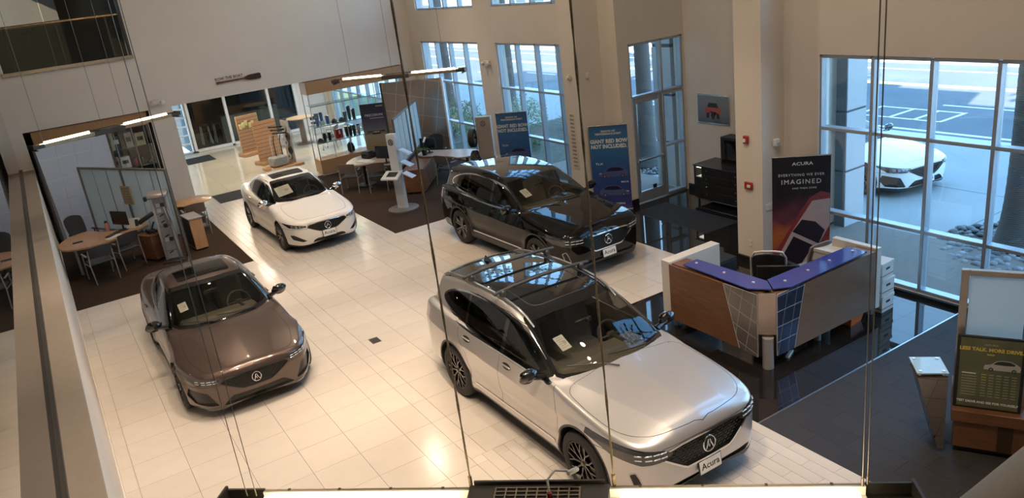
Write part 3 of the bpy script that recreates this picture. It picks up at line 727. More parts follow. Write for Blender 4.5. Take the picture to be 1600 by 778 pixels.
def scaled(P, **kw):
    Q = dict(P); Q.update(kw); return Q
ILX = dict(fo=.90, ro=1.03, wb=2.67, wid=1.80, hgt=1.43, tr=.33, rr=.235, tw=.22, arch=.362, track=.79, well=.6, h=.02,
  side=[(.66, .17), (.80, .185), (.87, .25), (.90, .36), (.90, .48), (.885, .60), (.85, .69), (.78, .755), (.55, .82), (.2, .885), (-.2, .93), (-.5, .955), (-1.2, .965), (-2.2, .985), (-2.9, 1.005), (-3.3, 1.02), (-3.55, 1.01), (-3.64, .95), (-3.68, .8), (-3.70, .6), (-3.68, .42), (-3.6, .3), (-3.2, .22), (-2.3, .18), (-1.2, .17), (0, .165)],
  gh=[(-.36, .86), (-.44, .955), (-.72, 1.10), (-1.0, 1.235), (-1.28, 1.335), (-1.55, 1.39), (-1.9, 1.41), (-2.25, 1.40), (-2.6, 1.34), (-2.95, 1.22), (-3.2, 1.11), (-3.36, 1.02), (-3.3, .9), (-2.3, .8), (-.8, .8)],
  plan=[(.912, 0), (.895, .25), (.84, .48), (.75, .66), (.60, .77), (.38, .845), (.1, .875), (-.4, .88), (-1, .88), (-2, .885), (-2.6, .885), (-3.0, .865), (-3.35, .80), (-3.56, .70), (-3.66, .5), (-3.70, .25), (-3.71, 0)],
  inset=[(-.2, .3), (.12, .10), (.17, .07), (.22, .035), (.32, .012), (.45, .0), (.6, .0), (.75, .0), (1.0, .0), (1.4, .0)],
  shoulder=[(-4.2, .84), (-3.0, .82), (-2, .79), (-1, .76), (0, .73), (.5, .70), (1, .66)], sh_up=.30, tuck=.028, tuckz=.45, flare=.02,
  hoodline=[(-1, .60), (-.4, .58), (.9, .36)], hs=(.03, .13), crown=.045, k=.075, gmid=-2.0, bow=.32, gcrown=.06,
  gwid=[(-3.4, .55), (-3.0, .66), (-2.5, .74), (-1.8, .775), (-1.0, .77), (-.4, .70)], tumble=.36, tumble2=.25, zbelt=.94, gk=.10, uk=.035,
  ws=[(0, .955), (.4, .96), (.60, .97), (.665, .99), (.525, 1.31), (.50, 1.335), (.3, 1.35), (0, 1.355)],
  rg=[(0, 1.06), (.42, 1.065), (.50, 1.09), (.46, 1.28), (.42, 1.30), (0, 1.32)],
  dlo=[(-.62, .965), (-.82, 1.065), (-1.1, 1.19), (-1.4, 1.275), (-1.75, 1.31), (-2.15, 1.295), (-2.5, 1.225), (-2.72, 1.13), (-2.82, 1.06), (-2.6, 1.02), (-2.1, .99), (-1.5, .965), (-.9, .95), (-.7, .948)],
  panes=[(-1.52, 0, 'sglass'), (-2.38, -1.60, 'sglass'), (-4, -2.42, 'sglass')],
  clad=.20, lip=.004,
  grille=[(0, .46), (.20, .465), (.28, .50), (.47, .60), (.42, .645), (.2, .66), (0, .665)], grec=.03, grows=7,
  badge=(0, .565, .08), plate=.39,
  regions=[('headlight', 'lamp', 'F', [(.48, .61), (.62, .60), (.80, .62), (.88, .715), (.80, .705), (.60, .675), (.49, .655)], dict(sep=True, thr=.0)),
           ('grille', 'gbase', 'F', [(0, .46), (.20, .465), (.28, .50), (.47, .60), (.42, .645), (.2, .66), (0, .665)], dict(recess=.03, rim=('grille_surround', 'chrome', .012, .004))),
           ('lower_intake', 'gbase', 'F', [(0, .235), (.40, .235), (.36, .29), (.28, .315), (0, .305)], dict(recess=.03)),
           ('corner_intake', 'gbase', 'F', [(.52, .30), (.60, .285), (.77, .345), (.79, .44), (.74, .45)], dict(sep=True, recess=.03, thr=0, rim=('intake_trim', 'chrome', .006, .002))),
           ('tail_light', 'tail', 'R', [(.35, .80), (.75, .78), (.85, .76), (.85, .88), (.6, .90), (.35, .88)], dict(sep=True, thr=.2)),
           ('sunroof', 'roofglass', 'T', [(-1.46, 0), (-1.45, .36), (-1.49, .40), (-1.86, .40), (-1.90, .36), (-1.90, 0)], dict(thr=.6)),
           ],
  panels=[('hood', 'T', [(-.48, 0), (-.40, .45), (-.32, .64), (0, .68), (.3, .67), (.55, .60), (.66, .53), (.74, .35), (.768, .18), (.772, .1), (.772, 0)], True, .3, False, None),
          ('front_door', 'S', [(-.36, .28), (-.33, .6), (-.48, .95), (-1.0, 1.25), (-1.54, 1.35), (-1.57, .95), (-1.54, .28)], False, .3, True, None),
          ('rear_door', 'S', [(-1.54, .28), (-1.57, .95), (-1.54, 1.35), (-2.1, 1.35), (-2.45, 1.2), (-2.5, .9), (-2.3, .72), (-2.22, .55), (-2.2, .28)], False, .3, True, None),
          ('trunk_lid', 'T', [(-3.32, 0), (-3.28, .5), (-3.4, .58), (-3.55, .55), (-3.6, 0)], False, .5, False, None),
          ('front_bumper', 'F', [(0, .05), (1.2, .05), (1.2, .59), (.8, .585), (.48, .575), (.44, .675), (0, .69)], False, .02, False, None)],
  mirror=(-.74, .93, 1.01), handles=[(-1.38, .86), (-2.22, .89)],
  led=[(y, z+.06*(y-.6), .06, .012) for z in (.655, .625) for y in (.54, .61, .68, .75)],
  cab=dict(dash=-.85, floor=.44, hw=.63, rear=-2.6), rvm=(-1.1, 0, 1.20), fin=-2.75, wipz=.975)
# ------------------------------------------------------------------ car finishes
def finish(pm, **kw):
    S = dict(paint=pm, gapm=mat('panel gap dark', (.008, .008, .008, 1), .8), trim=mat('charcoal plastic', (.035, .035, .036, 1), .45), black=mat('black plastic', (.012, .012, .012, 1), .5),
             gloss=mat('piano black', (.006, .006, .007, 1), .06, coat=1), chrome=mat('chrome', (.78, .78, .78, 1), .08, 1, var=.01), satin=mat('satin silver', (.45, .44, .43, 1), .3, 1, var=.02),
             wsglass=glass('windshield glass', (.62, .62, .57, 1)), sglass=glass('side glass', (.22, .23, .22, 1)), pglass=glass('privacy glass', (.045, .045, .05, 1)),
             roofglass=mat('roof glass', (.006, .005, .005, 1), .02, spec=.6), roof=mat('black roof', (.006, .006, .006, 1), .02, coat=1, spec=.6),
             lamp=mat('lamp lens', (.02, .02, .022, 1), .03, coat=1, spec=.7), led=mat('lamp jewel', (.75, .77, .8, 1), .12, .6), tail=mat('red lens', (.35, .01, .01, 1), .08, coat=1),
             gbase=mat('grille black', (.008, .008, .008, 1), .35), gmesh=mat('grille dash', (.06, .06, .06, 1), .2, .6), vtrim=mat('chrome', None), rubber=mat('tyre rubber', (.02, .019, .018, 1), .7),
             rim=mat('rim dark', (.02, .02, .02, 1), .4, .5), wheel=mat('gloss black wheel', (.012, .012, .012, 1), .12, .2, coat=1), steel=mat('brake steel', (.3, .29, .28, 1), .4, 1),
             mirror=mat('piano black', None), dlotrim=mat('chrome', None), seatm=mat('grey leather seat', (.16, .145, .125, 1), .5), dash=mat('dash taupe', (.13, .115, .09, 1), .5),
             platem=mat('plate white', (.75, .75, .73, 1), .4), platet=mat('plate black', (.01, .01, .01, 1), .5), style='y', nsp=9, plate=True)
    S.update(kw); return S
finish(None)      # makes the shared car materials
# ------------------------------------------------------------------ the building
T = .62
M_wall = mat('wall paint', (.70, .63, .55, 1), .75, var=.02, scale=2, bump=.02)
M_ceil = mat('ceiling paint', (.6, .57, .52, 1), .8, var=.02)
M_alu = mat('window aluminium', (.42, .47, .52, 1), .38, .6, var=.03)
M_pane = glass('window glass', (.86, .94, .97, 1))
M_blackbase = mat('black baseboard', (.012, .012, .013, 1), .35)
def tilemat(name, c0, c1, rough, coat=0, bump=0, spec=.5):
    k = NT(name); b = k.b; b.inputs['Roughness'].default_value = rough; b.inputs['Coat Weight'].default_value = coat; b.inputs['Coat Roughness'].default_value = .03
    b.inputs['Specular IOR Level'].default_value = spec
    oi = k.add('ShaderNodeObjectInfo'); r = k.ramp(oi.outputs['Random'], [(0, c0), (1, c1)])
    nz = k.noise(3, 4); mx = k.add('ShaderNodeMixRGB', blend_type='MULTIPLY'); mx.inputs[0].default_value = .12
    k.link(r.outputs[0], mx.inputs[1]); k.link(nz.outputs['Fac'], mx.inputs[2]); k.link(mx.outputs[0], b.inputs['Base Color'])
    if bump: n2 = k.noise(260, 3); k.bump(n2.outputs['Fac'], bump, .004)
    MATS[name] = k.m; return k.m
M_cream = tilemat('cream tile', (.60, .54, .47, 1), (.64, .58, .51, 1), .16)
M_plank = tilemat('cream plank tile', (.57, .515, .455, 1), (.65, .59, .52, 1), .24)
M_gloss = tilemat('black gloss tile', (.010, .009, .009, 1), (.016, .014, .014, 1), .03, spec=.6)
M_matte = tilemat('slate matte tile', (.020, .017, .018, 1), (.025, .022, .022, 1), .75, bump=.15)
M_lobby = tilemat('lobby tile', (.60, .56, .46, 1), (.64, .60, .50, 1), .07)
M_carpet = mat('brown carpet', (.040, .026, .018, 1), .95, var=.15, scale=20, bump=.3, bscale=300, spec=.1)
M_grout = mat('tile grout', (.20, .16, .13, 1), .9); M_groutd = mat('dark grout', (.10, .085, .08, 1), .8)
slab = MB().span((-3, -12, -.3), (13.4, 25, -.014)).build('floor', M_grout); struct(slab)
def clipr(r, z): return (max(r[0], z[0]), min(r[1], z[1]), max(r[2], z[2]), min(r[3], z[3]))
CACHE = {}
def tile_obj(name, r, m, parent, gap=.004, th=.014, rs=.0):
    w, h = round(r[1]-r[0], 3), round(r[3]-r[2], 3); key = (name, w, h)
    if key not in CACHE:
        b = MB(); b.box((0, 0, -th/2), (w-gap, h-gap, th), bev=.0008 if 0 else 0); CACHE[key] = b.mesh(name, m, 30)
    return obj(name, CACHE[key], parent, ((r[0]+r[1])/2, (r[2]+r[3])/2, rs))
def lay(name, zones, w, h, m, ox, oy, stag=0, far=None, limit=300, gap=.004):
    """one object per tile; those past the limit (the farthest) become one joined part"""
    rs = []
    for z in zones:
        i0 = int((z[0]-ox)//w)-1; i1 = int((z[1]-ox)//w)+1
        for i in range(i0, i1+1):
            so = (stag*(i % 2) if not callable(stag) else stag(i))*h
            j0 = int((z[2]-oy-so)//h)-1; j1 = int((z[3]-oy-so)//h)+1
            for j in range(j0, j1+1):
                r = clipr((ox+i*w, ox+i*w+w, oy+so+j*h, oy+so+j*h+h), z)
                if r[1]-r[0] > .02 and r[3]-r[2] > .02: rs.append(r)
    rs.sort(key=lambda r: math.hypot((r[0]+r[1])/2-.14, (r[2]+r[3])/2+9.2))
    for r in rs[:limit]: tile_obj(name, r, m, slab, gap)
    if len(rs) > limit:
        b = MB()
        for r in rs[limit:]: b.box(((r[0]+r[1])/2, (r[2]+r[3])/2, -.007), (r[1]-r[0]-gap, r[3]-r[2]-gap, .014))
        o = b.build(name+'_field', m, slab); o['kind'] = 'stuff'
lay('cream_tile', [(-.18, 3.5, -5.6, 7.44), (3.5, 6.55, -1.7, 7.44), (6.55, 9.82, .32, 7.44), (-.18, 3.5, 7.44, 8.42)], T, T, M_cream, 0, 0, limit=300)
lay('plank_tile', [(3.5, 6.55, -6.5, -1.7), (3.5, 6.6, 7.44, 15.2)], .1525, T, M_plank, 6.55-.1525*40, .0, .5, limit=300, gap=.003)
lay('black_tile', [(6.55, 10.95, -3.47, .32), (9.82, 13.1, .32, 4.4), (9.82, 11.3, 4.4, 7.44)], .455, .455, M_gloss, 7.48, -2.54, gap=.003)
lay('slate_tile', [(6.55, 10.95, -6.6, -3.47)], .305, .61, M_matte, 6.55, -3.47, lambda i: (.0, .43, .15, .7)[i % 4], gap=.0018)
lay('lobby_tile', [(-.18, 11.3, 15.2, 24.5)], 1.0, 1.0, M_lobby, 3.76, 15.2, gap=.004)
for n, r in (('left', (-.18, 3.49, 8.42, 15.2)), ('right', (6.61, 11.3, 7.44, 15.2))):
    MB().span((r[0], r[2], -.014), (r[1], r[3], .004)).build('carpet', M_carpet, slab)
MB().span((6.55, -3.485, -.01), (10.95, -3.462, .003)).build('metal_strip', mat('metal strip', (.5, .5, .5, 1), .3, 1), slab)
tag(bpy.data.objects['carpet'], 'brown office carpet left of the plank aisle'); 
# rest of the slab that the tiles leave open is the same cream floor, out of view
MB().span((-3, -12, -.014), (6.55, -6.5, -.002)).build('floor_edge', M_cream, slab)
MB().span((6.55, -12, -.014), (10.95, -6.6, -.002)).build('floor_edge', M_matte, slab)
MB().span((-.18, -6.5, -.014), (3.5, -5.6, -.001)).build('floor_edge', M_cream, slab)

def wall(name, axis, a0, a1, u0, u1, z0, z1, holes, m=M_wall):
    """wall slab normal to axis between a0..a1, with rectangular openings (u0,u1,z0,z1), as one clean mesh"""
    us = sorted({u0, u1, *[h[0] for h in holes], *[h[1] for h in holes]}); zs = sorted({z0, z1, *[h[2] for h in holes], *[h[3] for h in holes]})
    us = [u for u in us if u0 <= u <= u1]; zs = [z for z in zs if z0 <= z <= z1]
    solid = lambda i, k: 0 <= i < len(us)-1 and 0 <= k < len(zs)-1 and not any(h[0] < (us[i]+us[i+1])/2 < h[1] and h[2] < (zs[k]+zs[k+1])/2 < h[3] for h in holes)
    b = MB()
    P = (lambda a, u, z: (a, u, z)) if axis == 0 else (lambda a, u, z: (u, a, z))
    for i in range(len(us)-1):
        for k in range(len(zs)-1):
            if not solid(i, k): continue
            A, B, c, d = us[i], us[i+1], zs[k], zs[k+1]
            for a in (a0, a1): b.quad(P(a, A, c), P(a, B, c), P(a, B, d), P(a, A, d))
            if not solid(i-1, k): b.quad(P(a0, A, c), P(a1, A, c), P(a1, A, d), P(a0, A, d))
            if not solid(i+1, k): b.quad(P(a0, B, c), P(a1, B, c), P(a1, B, d), P(a0, B, d))
            if not solid(i, k-1): b.quad(P(a0, A, c), P(a1, A, c), P(a1, B, c), P(a0, B, c))
            if not solid(i, k+1): b.quad(P(a0, A, d), P(a1, A, d), P(a1, B, d), P(a0, B, d))
    me = bpy.data.meshes.new(name); bm = bmesh.new()
    vs = {}
    for f in b.f:
        l = []
        for i in f:
            k = tuple(round(q, 4) for q in b.v[i])
            if k not in vs: vs[k] = bm.verts.new(k)
            l.append(vs[k])
        try: bm.faces.new(l)
        except ValueError: pass
    bmesh.ops.recalc_face_normals(bm, faces=bm.faces); bm.to_mesh(me); bm.free(); me.materials.append(m)
    return struct(obj(name, me))
WIN = [0]
def window(axis, a, us, zs, fw=.055, fd=.15, name='window', dw=0, m=None):
    """glazed frame in the plane axis=a ; us = mullion positions, zs = transom positions"""
    WIN[0] += 1; m = m or M_alu
    P = (lambda p, q: ((a-fd/2, p[0], p[1]), (a+fd/2, q[0], q[1]))) if axis == 0 else (lambda p, q: ((p[0], a-fd/2, p[1]), (q[0], a+fd/2, q[1])))
    root = bpy.data.objects.new('%s_%d' % (name, WIN[0]), None); link(root); struct(root)
    f = fw/2
    for i, u in enumerate(us):
        e = f if 0 < i < len(us)-1 else f
        MB().span(*P((u-e, zs[0]), (u+e, zs[-1])), bev=.006).build('mullion', m, root)
    for k, z in enumerate(zs):
        for i in range(len(us)-1):
            MB().span(*P((us[i]+f, z-f), (us[i+1]-f, z+f)), bev=.006).build('transom', m, root)
    for i in range(len(us)-1):
        for k in range(len(zs)-1):
            A, B = (us[i]+f, zs[k]+f), (us[i+1]-f, zs[k+1]-f)
            if axis == 0: MB().span((a+.02, A[0], A[1]), (a+.028, B[0], B[1])).build('pane', M_pane, root)
            else: MB().span((A[0], a+.02, A[1]), (B[0], a+.028, B[1])).build('pane', M_pane, root)
    return root
H = 9.0
# north glazing wall (x = 11.3) beside the offices
w1 = [10.76+.9225*i for i in range(5)]; w2 = [6.05+.93*i for i in range(5)]
wall('wall_east', 0, 11.3, 11.6, 5.6, 24.8, 0, H, [(w1[0], w1[-1], .06, 3.66), (w2[0], w2[-1], .06, 3.66), (w1[0], w1[-1], 4.6, 8.2), (w2[0], w2[-1], 4.6, 8.2), (16.0, 24.2, .06, 3.0)])
for us in (w1, w2):
    window(0, 11.42, us, [.09, 1.17, 2.43, 3.63]); window(0, 11.42, us, [4.63, 5.8, 7.0, 8.17])
window(0, 11.42, [16.03+1.02*i for i in range(9)], [.09, 1.5, 2.97])
# column beside the blue banner, short return and entrance wall
struct(MB().span((10.5, 4.98, 0), (11.35, 5.6, H)).build('wall_column', M_wall))
struct(MB().span((11.15, 4.7, 0), (11.6, 5.0, H)).build('wall_return', M_wall))
wall('wall_entrance', 1, 4.4, 4.7, 11.15, 13.4, 0, H, [(11.46, 13.06, 0, 3.66), (11.46, 13.06, 4.6, 8.2)])
window(1, 4.5, [11.49, 12.42, 13.03], [4.63, 5.8, 8.17])
wall('wall_picture', 0, 13.1, 13.4, .36, 4.7, 0, H, [])
struct(MB().span((11.2, .36, 0), (13.4, .62, H)).build('wall_recess', M_wall))
struct(MB().span((10.4, -.2, 0), (11.25, .38, H)).build('wall_pillar', M_wall))
w3 = [-.9-.92*i for i in range(8)][::-1]
wall('wall_south', 0, 10.95, 11.2, -12, -.19, 0, H, [(w3[0], w3[-1], .06, 3.66), (w3[0], w3[-1], 4.55, 8.2)])
window(0, 11.05, w3, [.09, 1.05, 2.47, 3.63]); window(0, 11.05, w3, [4.58, 5.8, 8.17])
# entrance door and sidelight
dr = window(1, 4.5, [11.49, 12.42, 13.03], [2.48, 3.63], name='window')
sl = window(1, 4.5, [12.42, 13.03], [.05, 1.2, 2.42])
d1 = bpy.data.objects.new('door_1', None); link(d1); struct(d1)
for a, b in (((11.53, 4.45, .02), (11.63, 4.51, 2.44)), ((12.29, 4.45, .02), (12.385, 4.51, 2.44))): MB().span(a, b, bev=.005).build('door_stile', M_alu, d1)
for z0, z1 in ((.02, .27), (2.33, 2.44)): MB().span((11.63, 4.45, z0), (12.29, 4.51, z1), bev=.005).build('door_rail', M_alu, d1)
MB().span((11.63, 4.476, .27), (12.29, 4.484, 2.33)).build('pane', M_pane, d1)
b = MB(); b.cyl((11.56, 4.40, 1.02), (12.36, 4.40, 1.02), .022, n=12); b.box((11.58, 4.43, 1.02), (.05, .08, .06)); b.box((12.33, 4.43, 1.02), (.06, .08, .07)); b.build('push_bar', mat('satin steel', (.6, .6, .6, 1), .25, 1), d1)
MB().box((12.06, 4.47, .32), (.1, .02, .09)).build('door_closer', mat('black plastic', (.012, .012, .012, 1), .5), d1)
# back wall with its two display bays, the passage and the mezzanine opening
wall('wall_back', 1, 15.2, 15.5, -.9, 11.3, 0, H, [(-.17, 2.97, 0, 2.98), (3.6, 10.8, 0, 2.98), (-.17, 2.93, 4.5, 7.6)])
MB().span((3.02, 15.17, 0), (3.58, 15.21, .1)).build('baseboard_back', M_blackbase)['kind'] = 'structure'
wall('wall_lobby', 1, 24.5, 24.7, -.9, 11.3, 0, 3.0, [(4.3, 9.9, 0, 2.9)])
struct(MB().span((-.9, 15.5, 2.98), (11.3, 24.7, 3.1)).build('ceiling_lobby', M_ceil))
struct(MB().span((3.1, 15.5, 0), (3.35, 24.6, 2.98)).build('wall_passage', M_wall))
struct(MB().span((-.9, 15.5, 0), (-.6, 24.6, 2.98)).build('wall_stock', M_wall))
M_white = mat('white frame', (.7, .7, .7, 1), .4)
gl = window(1, 24.55, [5.42, 6.92, 8.7, 9.85], [.06, 2.88], fw=.11, m=M_white)
lv = window(1, 24.55, [4.32, 5.3], [.06, .4, .75, 1.1, 1.45, 1.8, 2.15, 2.5, 2.88], fw=.05, m=M_white)
# dark service room behind the glass
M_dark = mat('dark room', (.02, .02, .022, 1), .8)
struct(MB().span((5.4, 29.8, -.02), (11.3, 30, 3)).build('wall_service', M_dark)); struct(MB().span((5.3, 24.7, -.05), (11.3, 30, -.01)).build('floor_service', mat('service floor', (.05, .045, .03, 1), .5)))
struct(MB().span((5.3, 24.7, 2.98), (11.3, 30, 3.1)).build('ceiling_service', M_dark)); struct(MB().span((5.28, 24.7, 0), (5.34, 30, 3)).build('wall_service', M_dark)); struct(MB().span((11.3, 24.7, 0), (11.4, 30, 3)).build('wall_service', M_dark))
# mezzanine room behind the upper opening
M_bronze = mat('bronze tube', (.42, .30, .16, 1), .25, 1); M_trim = mat('brushed trim', (.55, .48, .40, 1), .25, 1)
struct(MB().span((-.2, 15.13, 4.44), (2.97, 15.55, 4.53), bev=.004).build('trim_1', M_trim)); struct(MB().span((2.9, 15.16, 4.5), (2.955, 15.5, 7.6)).build('trim_2', mat('dark trim', (.05, .045, .04, 1), .4)))
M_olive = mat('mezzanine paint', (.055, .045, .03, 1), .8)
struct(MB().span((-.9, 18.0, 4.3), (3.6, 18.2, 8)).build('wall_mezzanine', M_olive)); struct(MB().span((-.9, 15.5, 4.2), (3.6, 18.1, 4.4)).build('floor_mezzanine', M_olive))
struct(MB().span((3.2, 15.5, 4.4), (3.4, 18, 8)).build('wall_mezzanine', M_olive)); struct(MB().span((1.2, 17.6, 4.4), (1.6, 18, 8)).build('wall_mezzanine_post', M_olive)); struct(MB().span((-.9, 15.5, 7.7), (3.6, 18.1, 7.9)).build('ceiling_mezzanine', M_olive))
rl = thing('guard_rail', 'bronze handrail over smoked glass in the upper left opening', 'railing', (1.35, 15.35, 4.53))
b = MB(); b.cyl((-1.5, 0, 1.09), (1.54, 0, 1.09), .038, n=14); b.build('handrail', M_bronze, rl)
MB().span((-1.5, -.006, .0), (1.52, .006, 1.05)).build('glass_panel', glass('smoked glass', (.25, .27, .22, 1)), rl)
for x in (-1.2, .0, 1.2): MB().span((x-.02, -.02, 0), (x+.02, .02, 1.06)).build('post', mat('dark trim', None), rl)
# left partition wall: low plaster wall with a ledge, tinted glazing above
M_plas = mat('ledge plaster', (.27, .225, .18, 1), .6, var=.04)
struct(MB().span((-.46, -12, 0), (-.18, 15.2, 1.98)).build('wall_left', M_wall)); struct(MB().span((-.46, -12, 1.98), (-.178, 15.2, 2.0), bev=.006).build('trim_4', M_plas))
struct(MB().span((-.60, -12, 2.0), (-.44, 15.2, 2.06)).build('trim_3', mat('dark trim', None)))
struct(MB().span((-.6, -12, 2.05), (-.48, 15.2, H)).build('window_left', mat('tinted glazing', (.012, .012, .012, 1), .01, spec=.7)))
struct(MB().span((-.9, -12, 0), (-.6, 15.2, H)).build('wall_left_back', M_dark))
struct(MB().span((-.18, -12, 0), (-.165, 15.2, .1)).build('baseboard_left', mat('pale baseboard', (.62, .57, .5, 1), .5)))
# walls behind the camera and the ceiling
wall('wall_front', 1, -12.3, -12, -.9, 11.2, 0, H, [])
struct(MB().span((-.9, -12.3, H), (11.6, 25, H+.25)).build('ceiling', M_ceil)); struct(MB().span((11.6, .36, H), (13.4, 4.7, H+.25)).build('ceiling', M_ceil))
struct(MB().span((10.2, 2.6, H+.25), (11.6, 8, 10.9)).build('wall_tower', M_wall))
struct(MB().span((10.35, -.24, 0), (11.0, -.2, .12)).build('baseboard_pillar', M_blackbase)); struct(MB().span((10.36, -.24, 0), (10.4, .38, .12)).build('baseboard_pillar', M_blackbase))
struct(MB().span((11.15, 4.36, 0), (11.46, 4.4, .17)).build('baseboard_entrance', M_blackbase)); struct(MB().span((13.06, .62, 0), (13.1, 4.4, .14)).build('baseboard_picture', M_blackbase))
struct(MB().span((10.9, -7.4, 0), (10.95, -.2, .055)).build('baseboard_south', M_blackbase))
struct(MB().span((11.1, 4.38, 0), (11.15, 5.0, .17)).build('baseboard_return', M_blackbase)); struct(MB().span((10.46, 4.94, 0), (11.15, 4.98, .12)).build('baseboard_column', M_blackbase))
# ------------------------------------------------------------------ outside
M_conc = mat('concrete walk', (.30, .30, .285, 1), .85, var=.08, scale=.7, bump=.1)
M_asph = mat('asphalt', (.125, .13, .135, 1), .9, var=.12, scale=.5, bump=.2)
M_kerb = mat('kerb concrete', (.5, .5, .48, 1), .85); M_line = mat('road paint', (.75, .74, .70, 1), .7); M_yel = mat('yellow road paint', (.70, .50, .12, 1), .7)
M_soil = mat('planting soil', (.10, .09, .06, 1), .95, var=.3, scale=4, bump=.3); M_lawn = mat('ground cover', (.13, .17, .07, 1), .95, var=.3, scale=6, bump=.4)
G = -.06
struct(MB().span((11.2, -40, G-.3), (20.2, 90, G)).build('ground', M_conc)); struct(MB().span((20.2, -60, G-.3), (31.5, 160, G-.1)).build('ground_road', M_asph))
struct(MB().span((31.5, -60, G-.3), (160, 160, G)).build('ground_far', mat('far lot', (.40, .38, .35, 1), .9, var=.1, scale=.3)))
for x0, x1 in ((20.15, 20.4), (31.3, 31.55)): struct(MB().span((x0, -60, G-.2), (x1, 160, G+.03)).build('kerb', M_kerb))
def stripe(name, x0, x1, y0, y1, m=M_line, e=0): return struct(MB().span((x0, y0, G-.105), (x1, y1, G-.092+e)).build(name, m))
stripe('road_line', 21.05, 21.2, -40, 120); stripe('road_line', 26.95, 27.1, -40, 120, M_yel); stripe('road_line', 27.25, 27.35, -40, 120, M_yel); stripe('road_line', 29.9, 30.02, -40, 120)
for y in (2.0, 14, 26, 38): stripe('lane_dash', 24.3, 24.42, y, y+2.8)
for x in (22.2, 23.5): stripe('bay_line', x, x+.1, 3.6, 6.4)
for y in (3.6, 4.4, 5.2, 6.3): stripe('bay_line', 22.2, 23.6, y, y+.1, M_line, .003)
# concrete joints, planting bed, path
for y in (5.9, 2.9, -1.6, -5): struct(MB().span((11.2, y, G-.002), (20.1, y+.025, G+.002)).build('paving_joint', mat('joint dark', (.16, .16, .16, 1), .9)))
for x in (13.0, 16.4): struct(MB().span((x, -30, G-.002), (x+.025, 9, G+.002)).build('paving_joint', mat('joint dark', None)))
struct(MB().span((11.9, 9.6, G), (20.1, 15.2, G+.05)).build('planting_bed', M_soil)); struct(MB().span((11.7, 15.0, G), (15.8, 40, G+.04)).build('planting_lawn', M_lawn)); struct(MB().span((17.2, 6.5, G), (20.0, 9.6, G+.04)).build('planting_strip', M_soil))
rnd = random.Random(4)
def leafmat(n, a, b):
    if n in MATS: return MATS[n]
    k = NT(n); k.b.inputs['Roughness'].default_value = .6
    nz = k.noise(9, 3); r = k.ramp(nz.outputs['Fac'], [(.3, a), (.7, b)]); k.link(r.outputs[0], k.b.inputs['Base Color']); MATS[n] = k.m; return k.m
LEAF = [leafmat('leaf green', (.035, .065, .022, 1), (.09, .14, .045, 1)), leafmat('leaf pale', (.14, .19, .08, 1), (.26, .30, .14, 1)), leafmat('leaf bronze', (.05, .035, .03, 1), (.10, .075, .05, 1))]
M_stem = mat('stem brown', (.10, .07, .045, 1), .9)
def shrub(x, y, r, h, n, m, label, group=None):
    t = thing('shrub', label, 'shrub', (x, y, G+.03), 0, group); b = MB()
    for i in range(n*3):
        a = rnd.random()*2*PI; u = rnd.random()**.5; p = Vector((math.cos(a)*u*r, math.sin(a)*u*r, h*(.15+.85*rnd.random()*(1.1-.5*u))))
        s = .028+.04*rnd.random(); d = Vector((rnd.uniform(-1, 1), rnd.uniform(-1, 1), rnd.uniform(-.2, 1))).normalized(); w = d.orthogonal().normalized()*s*.45
        b.quad(p-w*.2, p+d*s*.5+w, p+d*s*1.3, p+d*s*.5-w)
    o = b.build('foliage', m, t, ang=180); o['kind'] = 'stuff'
    k = MB()
    for i in range(5): a = i*1.26; k.tube([(0, 0, -.03), (math.cos(a)*r*.3, math.sin(a)*r*.3, h*.45), (math.cos(a)*r*.55, math.sin(a)*r*.55, h*.75)], [.02, .014, .006], 5)
    k.build('stem', M_stem, t); return t
def agave(x, y, r, m, label, group=None):
    t = thing('spiky_plant', label, 'plant', (x, y, G+.03), 0, group)
    for i in range(26):
        a = rnd.random()*2*PI; el = rnd.uniform(.35, 1.4); L = r*rnd.uniform(.8, 1.1); d = Vector((math.cos(a)*math.cos(el), math.sin(a)*math.cos(el), math.sin(el))); w = Vector((-math.sin(a), math.cos(a), 0))*.03
        b = MB(); q = d*L*.55+Vector((0, 0, .02)); e = d*L+Vector((0, 0, -.12*L*math.cos(el))); up = d.cross(w).normalized()*.006
        b.put([-w*.6, w*.6, q+w, q-w, e, q+up*2], [(0, 1, 5), (1, 2, 5), (2, 4, 5), (4, 3, 5), (3, 0, 5), (0, 3, 2, 1), (2, 3, 4)]); b.build('leaf', m, t)
    return t
shrub(13.4, 13.6, .8, 1.25, 900, LEAF[0], 'rounded green shrub outside the far left window, nearest the glass')
shrub(14.9, 14.6, .9, 1.3, 900, LEAF[1], 'pale yellow-green shrub outside the far left window'); shrub(12.7, 16.0, .8, .9, 700, LEAF[0], 'low dark shrub behind the round green shrub'); shrub(14.0, 17.8, .9, 1.1, 700, LEAF[0], 'farthest dark green shrub on the lawn outside')
shrub(13.2, 11.9, .55, .55, 500, LEAF[0], 'small green shrub outside behind the first blue banner'); shrub(15.2, 11.4, .6, .6, 500, LEAF[0], 'low green shrub beside the spiky bronze plant')
agave(15.9, 13.0, .9, LEAF[2], 'dark bronze spiky plant outside the second window'); agave(17.6, 14.4, .7, LEAF[2], 'small bronze spiky plant near the kerb')
agave(15.4, 9.9, .55, LEAF[0], 'green spiky plant by the curved walk'); shrub(18.3, 7.8, .7, .6, 500, LEAF[0], 'low green shrub beyond the entrance palm'); shrub(19.0, 9.0, .6, .6, 400, LEAF[1], 'pale low shrub on the strip by the road')
agave(17.6, -1.5, .45, LEAF[0], 'small green spiky plant behind the right palm')
